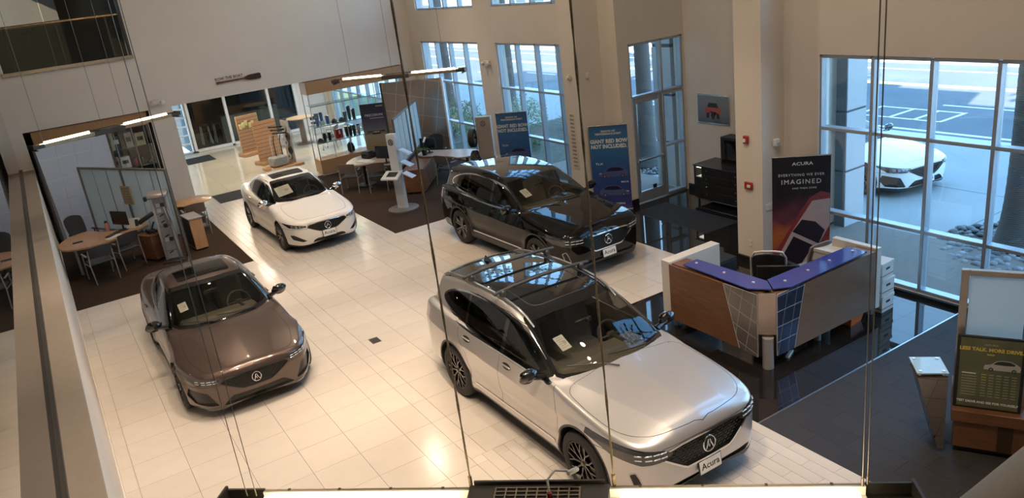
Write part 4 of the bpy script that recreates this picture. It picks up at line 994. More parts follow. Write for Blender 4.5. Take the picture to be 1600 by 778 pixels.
# palms: ringed trunks with a flared foot; crowns above the view
def barkmat():
    k = NT('palm bark'); k.b.inputs['Roughness'].default_value = .9
    tc = k.add('ShaderNodeTexCoord'); mp = k.add('ShaderNodeMapping'); k.link(tc.outputs['Object'], mp.inputs[0]); mp.inputs['Scale'].default_value = (1, 1, 1)
    wv = k.add('ShaderNodeTexWave'); wv.bands_direction = 'Z'; wv.inputs['Scale'].default_value = 9; wv.inputs['Distortion'].default_value = 6; wv.inputs['Detail'].default_value = 3
    k.link(mp.outputs[0], wv.inputs['Vector']); r = k.ramp(wv.outputs['Fac'], [(0, (.10, .088, .078, 1)), (1, (.15, .132, .118, 1))]); k.link(r.outputs[0], k.b.inputs['Base Color']); k.bump(wv.outputs['Fac'], .25, .02)
    MATS['palm bark'] = k.m; return k.m
M_bark = barkmat()
def palm(x, y, r, foot, h, label, frond=True):
    t = thing('palm_tree', label, 'palm tree', (x, y, G), 0)
    b = MB(); prof = []
    for i in range(110):
        z = h*i/109; rr = r*(1-.12*z/h)+foot*math.exp(-z/.45); prof.append((rr+(.004 if i % 2 else 0), z))
    b.lathe(prof, n=20); b.build('trunk', M_bark, t, ang=180)
    for i in range(14):
        a = i*2*PI/14; f = MB(); pts = [Vector((math.cos(a)*s*2.2, math.sin(a)*s*2.2, h+.9*math.sin(s*2.2)-.5*s*s)) for s in np.linspace(0, 1, 7)]
        for k in range(6):
            p, q = pts[k], pts[k+1]; sd = Vector((-math.sin(a), math.cos(a), 0))*(.35*(1-abs(k-3)/5)); f.quad(p, q+sd, q+Vector((0, 0, .02)), q-sd)
        f.build('frond', LEAF[0], t)
    return t
palm(14.12, 7.05, .21, .20, 9, 'ringed palm trunk outside the glass entrance door'); palm(13.9, -2.75, .27, .18, 9, 'thick dark palm trunk outside the right window')
palm(16.3, 22.8, .2, .05, 9, 'palm trunk outside the far left window'); palm(16.3, 17.5, .2, .05, 9, 'palm trunk outside the window behind the first blue banner')
M_pebble = tilemat('pebble grey', (.10, .10, .10, 1), (.32, .31, .30, 1), .7)
def stones(x, y, r, r0, n, label, sz):
    t = thing('pebble_ring', label, 'stones', (x, y, G), 0)
    MB().lathe([(r+.04, 0), (r+.04, .008), (.02, .008)], n=36).build('pebble_bed', M_soil, t)
    proto = [MB().ball((0, 0, 0), (1, .75, .5), 7, 5).mesh('stone', M_pebble, 60)]
    for i in range(n):
        a = rnd.random()*2*PI; u = (r0*r0+(r*r-r0*r0)*rnd.random())**.5; s = sz*rnd.uniform(.6, 1.2)
        o = obj('stone', proto[0], t, (u*math.cos(a), u*math.sin(a), .012+s*.35)); o.scale = (s, s, s); o.rotation_euler = (0, 0, rnd.random()*6)
    return t
stones(14.12, 7.05, .95, .36, 300, 'ring of grey pebbles around the entrance palm', .05); stones(13.9, -2.75, 1.25, .42, 300, 'bed of grey pebbles around the right palm', .085)
# facade pylon
M_clad = mat('facade cladding', (.50, .52, .53, 1), .5, var=.02); M_cladd = mat('shaded cladding and dark parts', (.07, .08, .09, 1), .5)
py = thing('facade_pylon', 'pale panelled pylon outside, seen through the first right window pane', 'pylon', (13.25, -.09, G))
for k, (z0, z1) in enumerate(((.0, 1.14), (1.16, 2.3), (2.32, 3.46), (3.48, 4.62), (4.64, 5.8))):
    MB().span((-.28, .12, z0+.02), (.3, .34, z1), bev=.006).build('cladding_panel', M_clad, py)
    MB().span((-.31, .12, z0+.02), (-.282, .34, z1), bev=.004).build('shaded_panel', M_cladd, py)  # side facing the building: its shade is put into a dark panel colour
MB().span((-.27, .13, 0), (.29, .33, 5.7)).build('core', M_cladd, py)
p2 = thing('facade_pylon', 'narrow panelled pylon outside to the right of the entrance door', 'pylon', (13.32, 5.1, G))
for k in range(5): MB().span((-.32, -.34, .02+1.16*k), (.1, .3, 1.14*(k+1)), bev=.006).build('cladding_panel', M_clad, p2)
MB().span((-.30, -.32, 0), (.08, .28, 5.7)).build('core', M_cladd, p2)
# hoop by the entrance palm
b = MB(); b.tube([(0, 0, 0), (0, 0, .75), (.05, .05, .84), (.2, .2, .84), (.25, .25, .75), (.25, .25, 0)], .025, 8)
o = b.build('bike_hoop', mat('satin steel', None)); o.location = (14.9, 6.0, G); tag(o, 'bent steel hoop standing beside the entrance palm', 'bike hoop')
# low houses and trees over the road, hardly in view
for i, (x, y) in enumerate(((44, 30), (46, 52), (43, 75), (50, 100))):
    t = thing('building', ['low pale building straight over the road', 'second pale building over the road', 'third pale building over the road', 'farthest pale building down the road'][i], 'building', (x, y, G))
    MB().span((-4, -7, 0), (4, 7, 4.5)).build('wall', mat('far wall', (.55, .5, .45, 1), .8), t); MB().span((-4.4, -7.4, 4.5), (4.4, 7.4, 4.9)).build('roof', M_cladd, t)
    for k in range(4): MB().span((-4.05, -5.6+k*3, 1), (-3.95, -4+k*3, 2.8)).build('window', mat('far glass', (.05, .07, .09, 1), .1), t)
# ------------------------------------------------------------------ reception and right-hand desk
W_brown = wood('walnut veneer', (.13, .055, .025, 1), (.20, .088, .042, 1), .32, (1, 1, 9)); W_tan = wood('brown laminate', (.16, .085, .045, 1), (.21, .115, .062, 1), .3, (1, 1, 5))
W_oak = wood('oak veneer', (.36, .20, .10, 1), (.48, .28, .15, 1), .32, (9, 1, 1)); W_case = wood('case maple', (.34, .18, .085, 1), (.42, .23, .11, 1), .35, (9, 1, 1))
M_pmetal = mat('brushed panel metal', (.42, .36, .31, 1), .32, .85, var=.05, stretch=(1, 1, .2)); M_steel = mat('satin steel', None); M_lamw = mat('cream laminate', (.66, .60, .52, 1), .35, var=.02)
M_joint = mat('bright joint', (.62, .60, .57, 1), .3, .6); M_bglass = mat('blue glass top', (.05, .06, .24, 1), .06, spec=.6, var=.02); M_pin = mat('steel pin', (.8, .8, .8, 1), .2, .4)
M_blk = mat('black plastic', None); M_wht = mat('white plastic', (.72, .72, .70, 1), .4); M_grayfab = mat('grey fabric', (.20, .18, .17, 1), .9, bump=.2, bscale=200); M_blkfab = mat('black fabric', (.022, .022, .024, 1), .9, bump=.2, bscale=200)
def clip(poly, a, b):
    """keep the part of poly left of the line a->b"""
    out = []; s = lambda p: (b[0]-a[0])*(p[1]-a[1])-(b[1]-a[1])*(p[0]-a[0])
    for i in range(len(poly)):
        p, q = poly[i-1], poly[i]; sp, sq = s(p), s(q)
        if (sp >= 0) != (sq >= 0): t = sp/(sp-sq); out.append((p[0]+(q[0]-p[0])*t, p[1]+(q[1]-p[1])*t))
        if sq >= 0: out.append(q)
    return out
def skew_tiles(poly, d1, s1, d2, s2, o=(0, 0), gap=.006):
    """cut a polygon by two families of lines (direction, spacing) -> list of tile outlines with open joints"""
    n1 = (-d1[1], d1[0]); n2 = (-d2[1], d2[0]); l1 = math.hypot(*n1); l2 = math.hypot(*n2); n1 = (n1[0]/l1, n1[1]/l1); n2 = (n2[0]/l2, n2[1]/l2)
    v1 = [(p[0]-o[0])*n1[0]+(p[1]-o[1])*n1[1] for p in poly]; v2 = [(p[0]-o[0])*n2[0]+(p[1]-o[1])*n2[1] for p in poly]; out = []
    for i in range(math.floor(min(v1)/s1), math.ceil(max(v1)/s1)):
        for j in range(math.floor(min(v2)/s2), math.ceil(max(v2)/s2)):
            q = poly
            for n, d, lo, hi in ((n1, d1, i*s1+gap/2, (i+1)*s1-gap/2), (n2, d2, j*s2+gap/2, (j+1)*s2-gap/2)):
                for val, sg in ((lo, 1), (hi, -1)):
                    a = (o[0]+n[0]*val, o[1]+n[1]*val); b = (a[0]+d[0]*sg, a[1]+d[1]*sg)
                    if len(q) > 2: q = clip(q, a, b)
            if len(q) > 2:
                ar = abs(sum(q[k-1][0]*q[k][1]-q[k][0]*q[k-1][1] for k in range(len(q))))/2
                if ar > 2e-4: out.append(q)
    return out
def panel(root, M, c, poly, tiles, m, back=M_joint, th=.012, name='metal_tile'):
    """backing plate plus one object per tile; M maps (u, v, depth) to the parent's frame"""
    MB().prism(poly, -.02, 0, M, c).build('backing', back, root)
    for q in tiles: MB().prism(q, 0, th, M, c).build(name, m, root)
# reception counter: L of two wings meeting at a chamfered corner, cream ends, glass transaction top
rc = thing('reception_counter', 'L-shaped reception counter with wood and metal tile fronts and blue glass top', 'counter', (7.58, -2.75, 0))
ML = Matrix(((0, 0, -1), (1, 0, 0), (0, 1, 0)))         # u -> +y, v -> z, depth -> -x
MR = Matrix(((1, 0, 0), (0, 0, -1), (0, 1, 0)))         # u -> +x, v -> z, depth -> -y
zt, zb = 1.09, .19
MB().prism([(.70, zb), (1.87, zb), (1.87, zt), (.83, zt)][::1] if 0 else [(.53, zb), (1.87, zb), (1.87, zt), (.80, zt)], 0, .03, ML, (.02, 0, 0)).build('wood_panel', W_brown, rc)
pl_ = [(.19, zb-.03), (.505, zb-.0), (.775, zt), (.19, zt)]
panel(rc, ML, (-.005, 0, 0), pl_, skew_tiles(pl_, (.9, .26), .225, (-.20, 1), .205, (.19, .2), .012), M_pmetal, th=.004)
MB().prism([(.505, zb), (.517, zb), (.787, zt), (.775, zt)], 0, .02, ML, (.007, 0, 0)).build('edge_strip', M_joint, rc)
pr_ = [(.17, zb), (.50, zb), (.70, zt), (.17, zt)]
M_tblue = mat('dark metal tile', (.05, .06, .10, 1), .12, .6)
panel(rc, MR, (0, -.005, 0), pr_, skew_tiles(pr_, (1, 0), .225, (.2, .92), .19, (.17, .17), .013), M_tblue, th=.004)
MB().prism([(.50, zb), (.510, zb), (.710, zt), (.70, zt)], 0, .02, MR, (0, .007, 0)).build('edge_strip', M_joint, rc)
MB().prism([(.525, zb), (2.28, zb), (2.28, zt), (.725, zt)], 0, .03, MR, (0, .02, 0)).build('wood_panel', W_tan, rc)
MB().put([(.02, .19, .5), (.17, .02, .5), (.02, .19, zt), (.17, .02, zt), (.06, .22, .5), (.2, .06, .5), (.06, .22, zt), (.2, .06, zt)], [(0, 1, 3, 2), (5, 4, 6, 7), (2, 3, 7, 6), (0, 4, 5, 1), (0, 2, 6, 4), (1, 5, 7, 3)]).build('corner_plate', mat('rose metal', (.55, .43, .35, 1), .3, .7), rc)
MB().put([(.03, .19, .16), (.17, .03, .16), (.03, .19, .5), (.17, .03, .5), (.06, .22, .16), (.2, .06, .16), (.06, .22, .5), (.2, .06, .5)], [(0, 1, 3, 2), (5, 4, 6, 7), (2, 3, 7, 6), (0, 4, 5, 1), (0, 2, 6, 4), (1, 5, 7, 3)]).build('corner_plate_lower', mat('dark mirror metal', (.12, .10, .09, 1), .15, .9), rc)
MB().cyl((.10, .10, 0), (.10, .10, .46), .075, n=20).build('corner_post', mat('grey powder coat', (.25, .24, .24, 1), .4), rc)
for x, y in ((.18, 1.95), (2.4, .16), (1.2, .16)): MB().cyl((x, y, 0), (x, y, .2), .05, n=16).build('leg', mat('grey powder coat', None), rc)
MB().span((.0, 1.87, .19), (1.06, 2.05, 1.12), bev=.004).build('end_panel', M_lamw, rc); MB().span((2.28, -.01, .17), (2.38, .75, 1.12), bev=.004).build('end_panel', M_lamw, rc)
MB().span((.05, .2, zt-.03), (.35, 1.87, zt), bev=.003).build('counter_shelf', W_brown, rc); MB().span((.2, .02, zt-.03), (2.28, .32, zt), bev=.003).build('counter_shelf', W_tan, rc)
MB().span((.3, .35, .70), (.95, 1.87, .73), bev=.003).build('worktop', M_blk, rc); MB().span((.3, .32, .70), (2.28, .95, .73), bev=.003).build('worktop', M_blk, rc)
MB().span((.09, .3, .2), (.12, 1.87, 1.06)).build('inner_panel', M_blk, rc); MB().span((.25, .09, .2), (2.28, .12, 1.06)).build('inner_panel', M_blk, rc)
MB().prism([(.05, 1.62), (.0, .34), (.19, .11), (.21, .13), (.36, .33), (.33, 1.62)], 1.125, 1.14).build('glass_top', M_bglass, rc, (0, 0, 0)); MB().prism([(.21, .10), (.42, -.03), (2.06, -.0), (2.06, .33), (.40, .36)], 1.125, 1.14).build('glass_top', M_bglass, rc)
for x, y in ((.2, 1.5), (.19, .95), (.19, .42), (.5, .15), (.98, .16), (1.45, .17), (1.95, .16)): MB().cyl((x, y, 1.085), (x, y, 1.155), .02, n=14).build('standoff', M_pin, rc)
# chairs behind the counter
def task_chair(name, label, loc, rz, fab, shell=None, arms=True, cat='chair', group=None):
    t = thing(name, label, cat, loc, rz, group)
    b = MB(); b.box((0, 0, .46), (.48, .50, .09), bev=.035); b.build('seat', fab, t)
    b = MB(); n = 7
    for i in range(n):
        for j in range(n):
            pass
    P = []; Fc = []
    for k, dp in ((0, 0), (1, .035)):
        for j in range(9):
            v = j/8; w = (.235-.05*abs(v-.55)**2*2)*(1 if v < .85 else 1-(v-.85)*1.2)
            for i in range(9):
                u = -1+i/4; P.append((-.22-.10*v-.05*(1-u*u)-dp, u*w, .58+.48*v-.035*u*u*(v > .9)))
    for k in range(2):
        for j in range(8):
            for i in range(8):
                a = k*81+j*9+i; q = (a, a+1, a+10, a+9); Fc.append(q if k == 0 else q[::-1])
    for i in range(8):
        for a, bb in ((i, i+1), (72+i+1, 72+i)): Fc.append((bb, a, a+81, bb+81))
    for j in range(8):
        for a, bb in ((j*9+9, j*9), (j*9+8, j*9+17)): Fc.append((bb, a, a+81, bb+81))
    MB().put(P, Fc).build('backrest', fab, t)
    if shell: MB().tube([(-.22-.10*v-.05*(1-u*u)-.02, u*.25, .58+.50*v) for u, v in [(-1, 0), (-1, .4), (-1, .8), (-.8, 1), (-.4, 1.05), (0, 1.06), (.4, 1.05), (.8, 1), (1, .8), (1, .4), (1, 0)]], .018, 8).build('back_rim', shell, t)
    MB().cyl((0, 0, .12), (0, 0, .44), .03, n=12).build('gas_lift', M_blk, t)
    MB().tube([(-.1, 0, .42), (-.26, 0, .45), (-.30, 0, .62)], .022, 8).build('back_stay', M_blk, t)
    for i in range(5):
        a = i*2*PI/5+.3; MB().tube([(0, 0, .13), (.18*math.cos(a), .18*math.sin(a), .11), (.29*math.cos(a), .29*math.sin(a), .075)], [.028, .022, .018], 8).build('leg', M_blk, t)
        MB().cyl((.29*math.cos(a), .29*math.sin(a)-.02, .032), (.29*math.cos(a), .29*math.sin(a)+.02, .032), .032, n=12).build('caster', M_blk, t)
    if arms:
        for s in (-1, 1): MB().tube([(-.02, s*.2, .43), (-.02, s*.29, .45), (-.03, s*.3, .64)], .016, 8).box((0, s*.3, .66), (.25, .06, .03), bev=.012).build('armrest', M_blk, t)
    return t
task_chair('office_chair', 'grey backed office chair behind the reception counter, before the red car banner', (9.85, -1.55, 0), PI*.45, M_grayfab)
task_chair('office_chair', 'black office chair with cream back rim, behind the counter corner', (9.15, -1.40, 0), .7, M_blkfab, M_lamw, False)
M_card = mat('white cardboard', (.66, .64, .60, 1), .8, var=.02); M_red = mat('red print', (.42, .05, .05, 1), .6); M_ink = mat('dark ink', (.03, .03, .035, 1), .6)
def file_box(label, loc, rz=0, group=None):
    t = thing('file_box', label, 'box', loc, rz, group)
    MB().box((0, 0, .11), (.31, .39, .22), bev=.004).build('box', M_card, t); MB().box((0, 0, .235), (.325, .405, .055), bev=.006).build('lid', M_card, t)
    for s in (-1, 1):
        MB().box((0, s*.197, .16), (.1, .006, .035), bev=.002).build('hand_hole', M_ink, t); MB().box((s*.157, 0, .06), (.003, .37, .012)).build('printed_line', M_red, t); MB().box((0, s*.197, .06), (.29, .003, .012)).build('printed_line', M_red, t)
    return t
file_box('white file box standing on the reception worktop beside the grey chair', (9.78, -2.02, .73), .05)
MB_ = [file_box('lowest white file box on the floor by the counter end', (10.23, -2.52, 0), .05), file_box('middle white file box of the stack by the counter end', (10.24, -2.51, .265), .02), file_box('topmost white file box of the stack by the counter end', (10.22, -2.50, .53), .08)]
t = thing('storage_bin', 'orange plastic bin on the floor under the reception counter', 'bin', (9.55, -2.56, 0), .1)
b = MB(); b.put([(-.14, -.1, 0), (.14, -.1, 0), (.14, .1, 0), (-.14, .1, 0), (-.18, -.13, .16), (.18, -.13, .16), (.18, .13, .16), (-.18, .13, .16)], [(0, 3, 2, 1), (0, 1, 5, 4), (1, 2, 6, 5), (2, 3, 7, 6), (3, 0, 4, 7)]); b.build('bin', mat('orange plastic', (.75, .16, .03, 1), .4), t)
b = MB(); b.tube([(-.18, -.13, .16), (.18, -.13, .16), (.18, .13, .16), (-.18, .13, .16)], .012, 8, True); b.build('rim', mat('orange plastic', None), t)
t = thing('power_strip', 'small white power strip on the floor under the counter corner', 'power strip', (8.15, -2.62, 0), .4); MB().box((0, 0, .02), (.22, .05, .04), bev=.008).build('body', M_wht, t); MB().box((.09, 0, .042), (.02, .02, .006)).build('switch', M_blk, t)
t = thing('storage_cabinet', 'low black cabinet behind the reception counter', 'cabinet', (8.75, -.55, 0)); MB().box((0, 0, .36), (.8, .4, .72), bev=.005).build('body', M_blk, t); MB().box((0, -.205, .36), (.76, .012, .66), bev=.003).build('door', M_blk, t)

# desk at the lower right: wood plinth with framed frosted screen, poster, and a tiled wing
ang = math.atan2(-.866, .5)
ds = thing('sales_desk', 'wooden desk with framed frosted screen at the lower right', 'desk', (7.63, -5.22, 0), ang)
MB().span((0, .0, .07), (1.5, .7, .40), bev=.004).build('plinth', W_brown, ds); MB().span((-.03, -.03, .40), (1.53, .73, .535), bev=.006).build('desk_top', W_brown, ds); MB().span((.05, .05, 0), (1.45, .65, .07)).build('toe_kick', M_blk, ds)
MB().span((.41, -.006, .07), (.55, .0, .40)).build('dark_slot', mat('dark slot', (.05, .025, .012, 1), .5), ds)
M_frame = mat('screen frame aluminium', (.42, .37, .32, 1), .35, .7)
for a, bq in (((-.03, .22, .53), (.045, .28, 2.06)), ((1.3, .22, .53), (1.37, .28, 2.06)), ((.045, .22, 2.0), (1.3, .28, 2.06)), ((.60, .225, .53), (.65, .275, 2.0))): MB().span(a, bq, bev=.004).build('screen_frame', M_frame, ds)
M_frost = frosted('frosted glass', (.72, .80, .82, 1))
for a, bq in (((.055, .24, .53), (.56, .26, 1.99)), ((.69, .24, .53), (1.29, .26, 1.99))): MB().span(a, bq).build('frosted_pane', M_frost, ds)
wg = [(-.60, 0.955), (-.0, .955), (-.0, .09), (-.09, .09)]
W_ = MB()
MW = Matrix(((1, 0, 0), (0, 0, -1), (0, 1, 0)))
ds2 = thing('tiled_counter_wing', 'small tiled metal wing with glass top at the left of the wooden desk', 'counter', (7.55, -5.17, 0), -PI*.25)
wp = [(-.30, .93), (.0, .93), (.0, .05), (-.06, .05)]
panel(ds2, MW, (0, .0, 0), wp, skew_tiles(wp, (1, -.12), .23, (.25, .9), .2, (-.3, .93)), M_pmetal)
MB().prism(wp, .0, .02, MW, (0, .32, 0)).build('rear_panel', M_pmetal, ds2)
MB().put([(-.30, 0, .93), (-.06, 0, .05), (-.06, .3, .05), (-.30, .3, .93), (-.28, 0, .93), (-.04, 0, .05), (-.04, .3, .05), (-.28, .3, .93)], [(0, 1, 2, 3), (7, 6, 5, 4), (0, 4, 5, 1), (3, 2, 6, 7), (0, 3, 7, 4), (1, 5, 6, 2)]).build('side_panel', M_tblue, ds2)
MB().span((-.3, -.0, .91), (.0, .32, .945)).build('sub_top', W_brown, ds2); MB().span((-.31, -.02, .975), (.0, .34, .99)).build('glass_top', mat('pale glass top', (.34, .50, .60, 1), .05), ds2)
for x in (-.27, -.04):
    for y in (.02, .30): MB().cyl((x, y, .94), (x, y, 1.0), .017, n=12).build('standoff', M_pin, ds2)
# framed price poster standing on the desk
ps = thing('framed_poster', 'black framed green poster with white car and price table, on the wooden desk', 'poster', (7.63, -5.22, .535), ang)
ps.rotation_euler = (-.06, 0, ang)
MB().span((-.02, .06, 0), (.60, .09, .84), bev=.005).build('frame', M_blk, ps); MB().span((.012, .056, .025), (.568, .062, .815)).build('sheet', mat('olive poster', (.105, .11, .055, 1), .35, var=.25, scale=3), ps)
M_yt = mat('yellow lettering', (.62, .47, .08, 1), .5); M_wt = mat('white lettering', (.66, .66, .64, 1), .5); M_bt = mat('black lettering', (.02, .02, .02, 1), .5); M_pt = mat('pale lettering', (.35, .35, .22, 1), .5)
def tx(p, s, size, m, x, y, z, bold=0, sx=1, align='CENTER', shear=0, space=1): return text('lettering', s, size, m, p, (x, y, z), None, bold, .0015, align, sx, shear, space)
tx(ps, 'ACURA', .026, M_pt, .29, .054, .745, .01, 1.4); tx(ps, 'LESS TALK. MORE DRIVE.', .052, M_yt, .29, .054, .68, .04); tx(ps, '>>>', .04, M_yt, .29, .054, .63, .03); tx(ps, 'TEST DRIVE AND SEE FOR YOURSELF', .034, M_wt, .29, .054, .075, .03)
CARSIL = [(-1, .10), (-.99, .30), (-.93, .40), (-.62, .47), (-.33, .72), (-.05, .80), (.45, .78), (.78, .62), (.96, .48), (1, .30), (.97, .12), (.78, .10), (.74, .22), (.64, .28), (.54, .22), (.5, .1), (-.46, .08), (-.5, .21), (-.6, .27), (-.7, .21), (-.74, .1)]
CARWIN = [(-.50, .49), (-.29, .69), (-.04, .75), (.42, .73), (.70, .60), (.66, .50), (.1, .47)]
def car_print(root, x, y, z, s, m, mg, mw, flip=1):
    """flat print of a car on a sign"""
    f = lambda P: [(x+p*s*flip, z+q*s) for p, q in P]
    MS = Matrix(((1, 0, 0), (0, 0, -1), (0, 1, 0)))
    MB().prism(f(CARSIL), 0, .001, MS, (0, y, 0)).build('car_print', m, root); MB().prism(f(CARWIN), 0, .0018, MS, (0, y, 0)).build('car_print', mg, root)
    for wx in (-.6, .64):
        MB().prism([(x+(wx+.125*math.cos(a))*s*flip, z+(.13+.125*math.sin(a))*s) for a in np.arange(18)*2*PI/18], 0, .002, MS, (0, y, 0)).build('car_print', mw, root)
        MB().prism([(x+(wx+.07*math.cos(a))*s*flip, z+(.13+.07*math.sin(a))*s) for a in np.arange(14)*2*PI/14], 0, .0026, MS, (0, y, 0)).build('car_print', mat('print grey', (.22, .22, .24, 1), .5), root)
    MB().prism(f([(-.98, .30), (-.80, .33), (-.78, .38), (-.92, .38)]), 0, .002, MS, (0, y, 0)).build('car_print', mat('print light', (.5, .5, .52, 1), .4), root)
car_print(ps, .40, .055, .46, .165, mat('print silver', (.42, .40, .36, 1), .5), M_bt, M_bt)
for r in range(9):
    z = .41-.031*r; MB().span((.04, .0545, z), (.04+(.14 if r else .13), .0555, z+(.012 if r == 0 else .006))).build('table_print', M_wt if r == 0 else M_pt, ps)
    for c in range(5): MB().span((.22+.068*c, .0545, z), (.265+.068*c, .0555, z+.007)).build('table_print', M_yt if (c == 0 and r < 3) else M_pt, ps)

t = thing('monitor', 'black monitor seen from behind on the reception worktop corner', 'monitor', (8.42, -2.20, .73), .75)
MB().box((0, 0, .26), (.04, .58, .34), bev=.008).build('case', M_blk, t); MB().box((.0215, 0, .26), (.003, .54, .30)).build('screen', mat('monitor screen', (.008, .008, .01, 1), .12), t); MB().cyl((-.03, 0, .01), (-.03, 0, .25), .025, n=12).build('neck', M_blk, t); MB().cyl((-.02, 0, 0), (-.02, 0, .014), .12, n=20).build('foot', M_blk, t)
# ------------------------------------------------------------------ banners and wall pieces
M_blue = None
def gradmat(name, stops, axis='Z', z0=0, z1=2, rough=.45, noise=0):
    k = NT(name); k.b.inputs['Roughness'].default_value = rough
    tc = k.add('ShaderNodeTexCoord'); sp = k.add('ShaderNodeSeparateXYZ'); k.link(tc.outputs['Object'], sp.inputs[0])
    mr = k.add('ShaderNodeMapRange'); mr.inputs['From Min'].default_value = z0; mr.inputs['From Max'].default_value = z1; src = sp.outputs[axis]
    if noise:
        nz = k.noise(3.5, 5); ma = k.add('ShaderNodeMath', operation='MULTIPLY_ADD'); k.link(nz.outputs['Fac'], ma.inputs[0]); ma.inputs[1].default_value = noise; k.link(src, ma.inputs[2]); src = ma.outputs[0]
    k.link(src, mr.inputs[0]); r = k.ramp(mr.outputs[0], stops); k.link(r.outputs[0], k.b.inputs['Base Color']); MATS[name] = k.m; return k.m
def banner(label, loc, rz, w, h, m):
    t = thing('banner_stand', label, 'banner', loc, rz)
    b = MB(); b.box((0, 0, .035), (w+.04, .16, .07), bev=.02); b.build('base', M_steel, t); b = MB(); b.span((-w/2, .02, .07), (w/2, .024, h)); b.build('fabric', m, t)
    b = MB(); b.cyl((-w/2-.01, .022, h+.008), (w/2+.01, .022, h+.008), .014, n=10); b.build('top_rail', M_steel, t); b = MB(); b.cyl((0, .06, .05), (0, .04, h), .012, n=8); b.build('pole', M_steel, t)
    return t
M_bb = gradmat('blue banner print', [(0, (.035, .03, .16, 1)), (.35, (.02, .055, .22, 1)), (.8, (.03, .14, .32, 1)), (1, (.03, .10, .24, 1))], z1=1.95)
M_pb = mat('print navy', (.012, .015, .05, 1), .4); M_pb2 = mat('print navy light', (.07, .09, .22, 1), .4)
def bow_banner(t, second=True):
    tx(t, 'SEASON OF', .06, M_wt, .0, .018, 1.845, .02); tx(t, 'PERFORMANCE EVENT', .06, M_wt, .0, .018, 1.785, .02, .95)
    tx(t, 'GIANT RED BOW', .118, M_wt, .0, .018, 1.60, .04, .9); tx(t, 'NOT INCLUDED.', .118, M_wt, .0, .018, 1.48, .04, .9)
    tx(t, 'TLX', .065, M_wt, -.25, .018, 1.10, .01, 1.5); car_print(t, .05, .019, .78, .33, M_pb2, M_pb, M_pb)
    tx(t, 'MDX', .055, M_wt, .30, .018, .66, .01, 1.4); car_print(t, .05, .019, .34, .34, M_pb2, M_pb, M_pb, -1); tx(t, 'MORE DRIVE.', .055, M_wt, .12, .018, .15, .02)
    rr = random.Random(7)
    for i in range(26):
        u, z = rr.uniform(-.36, .36), rr.uniform(.9, 1.45); MB().box((u, .0185, z), (.008, .001, .008)).build('snow_print', mat('snow print', (.25, .4, .6, 1), .5), t)
ba = banner('blue banner with two car prints, between column and entrance door', (10.84, 4.54, 0), -PI*.25, .86, 1.985, M_bb); bow_banner(ba)
bb = banner('blue banner behind the black suv, before the second window', (10.68, 8.36, 0), -PI*.25, .84, 1.98, M_bb); bow_banner(bb)
M_rb = gradmat('red car banner print', [(0, (.09, .012, .02, 1)), (.30, (.20, .04, .03, 1)), (.48, (.40, .11, .03, 1)), (.62, (.12, .03, .05, 1)), (.85, (.010, .008, .012, 1)), (1, (.008, .007, .01, 1))], z1=2.1, noise=.7)
bc = banner('dark red banner with car from above, behind the reception counter', (10.58, -.86, 0), -PI*.25, .92, 2.06, M_rb)
tx(bc, 'ACURA', .075, M_wt, .02, .018, 1.92, .02, 1.3); tx(bc, 'EVERYTHING WE EVER', .062, M_wt, 0, .018, 1.735, .0, .98, space=1.2); tx(bc, 'IMAGINED', .112, M_wt, 0, .018, 1.60, 0, 1.02, space=1.25); tx(bc, 'AND THEN SOME', .042, M_wt, .05, .018, 1.51, .0, 1.0, space=1.2)
MSb = Matrix(((1, 0, 0), (0, 0, -1), (0, 1, 0))); ca, sa = math.cos(-.50), math.sin(-.50)
def topcar(P, d, m): MB().prism([(.05+p*ca-q*sa, .62+p*sa+q*ca) for p, q in P], 0, d, MSb, (0, .019, 0)).build('car_print', m, bc)
def topcar(P, d, m):
    q = [(.06+1.3*(p*ca-w*sa), .62+1.3*(p*sa+w*ca)) for p, w in P]
    if sum(q[k-1][0]*q[k][1]-q[k][0]*q[k-1][1] for k in range(len(q))) < 0: q = q[::-1]
    for a, b in (((-.455, .08), (.455, .08)), ((.455, .08), (.455, 2)), ((.455, 2), (-.455, 2)), ((-.455, 2), (-.455, .08))):
        if len(q) > 2: q = clip(q, a, b)
    MB().prism(q, 0, d, MSb, (0, .019, 0)).build('car_print', m, bc)
P0 = [(-.20, -.62), (.20, -.62), (.235, -.3), (.235, .25), (.22, .52), (.14, .66), (0, .69), (-.14, .66), (-.22, .52), (-.235, .25), (-.235, -.3)]
topcar(P0, .001, mat('print red', (.22, .035, .04, 1), .4)); topcar([(-.16, -.62), (.16, -.62), (.19, .0), (.17, .5), (0, .62), (-.17, .5), (-.19, 0)], .0018, mat('print silver pink', (.46, .37, .38, 1), .4))
topcar([(-.185, .02), (.185, .02), (.16, .22), (0, .27), (-.16, .22)], .0026, mat('print dark glass', (.02, .015, .025, 1), .3)); topcar([(-.13, -.42), (.13, -.42), (.14, -.03), (-.14, -.03)], .0026, mat('print dark glass', None)); topcar([(-.12, -.62), (.12, -.62), (.13, -.47), (-.13, -.47)], .0026, mat('print light', None))
topcar([(-.26, .12), (-.20, .14), (-.20, .20), (-.25, .17)], .002, mat('print red', None)); topcar([(.26, .12), (.20, .14), (.20, .20), (.25, .17)], .002, mat('print red', None))
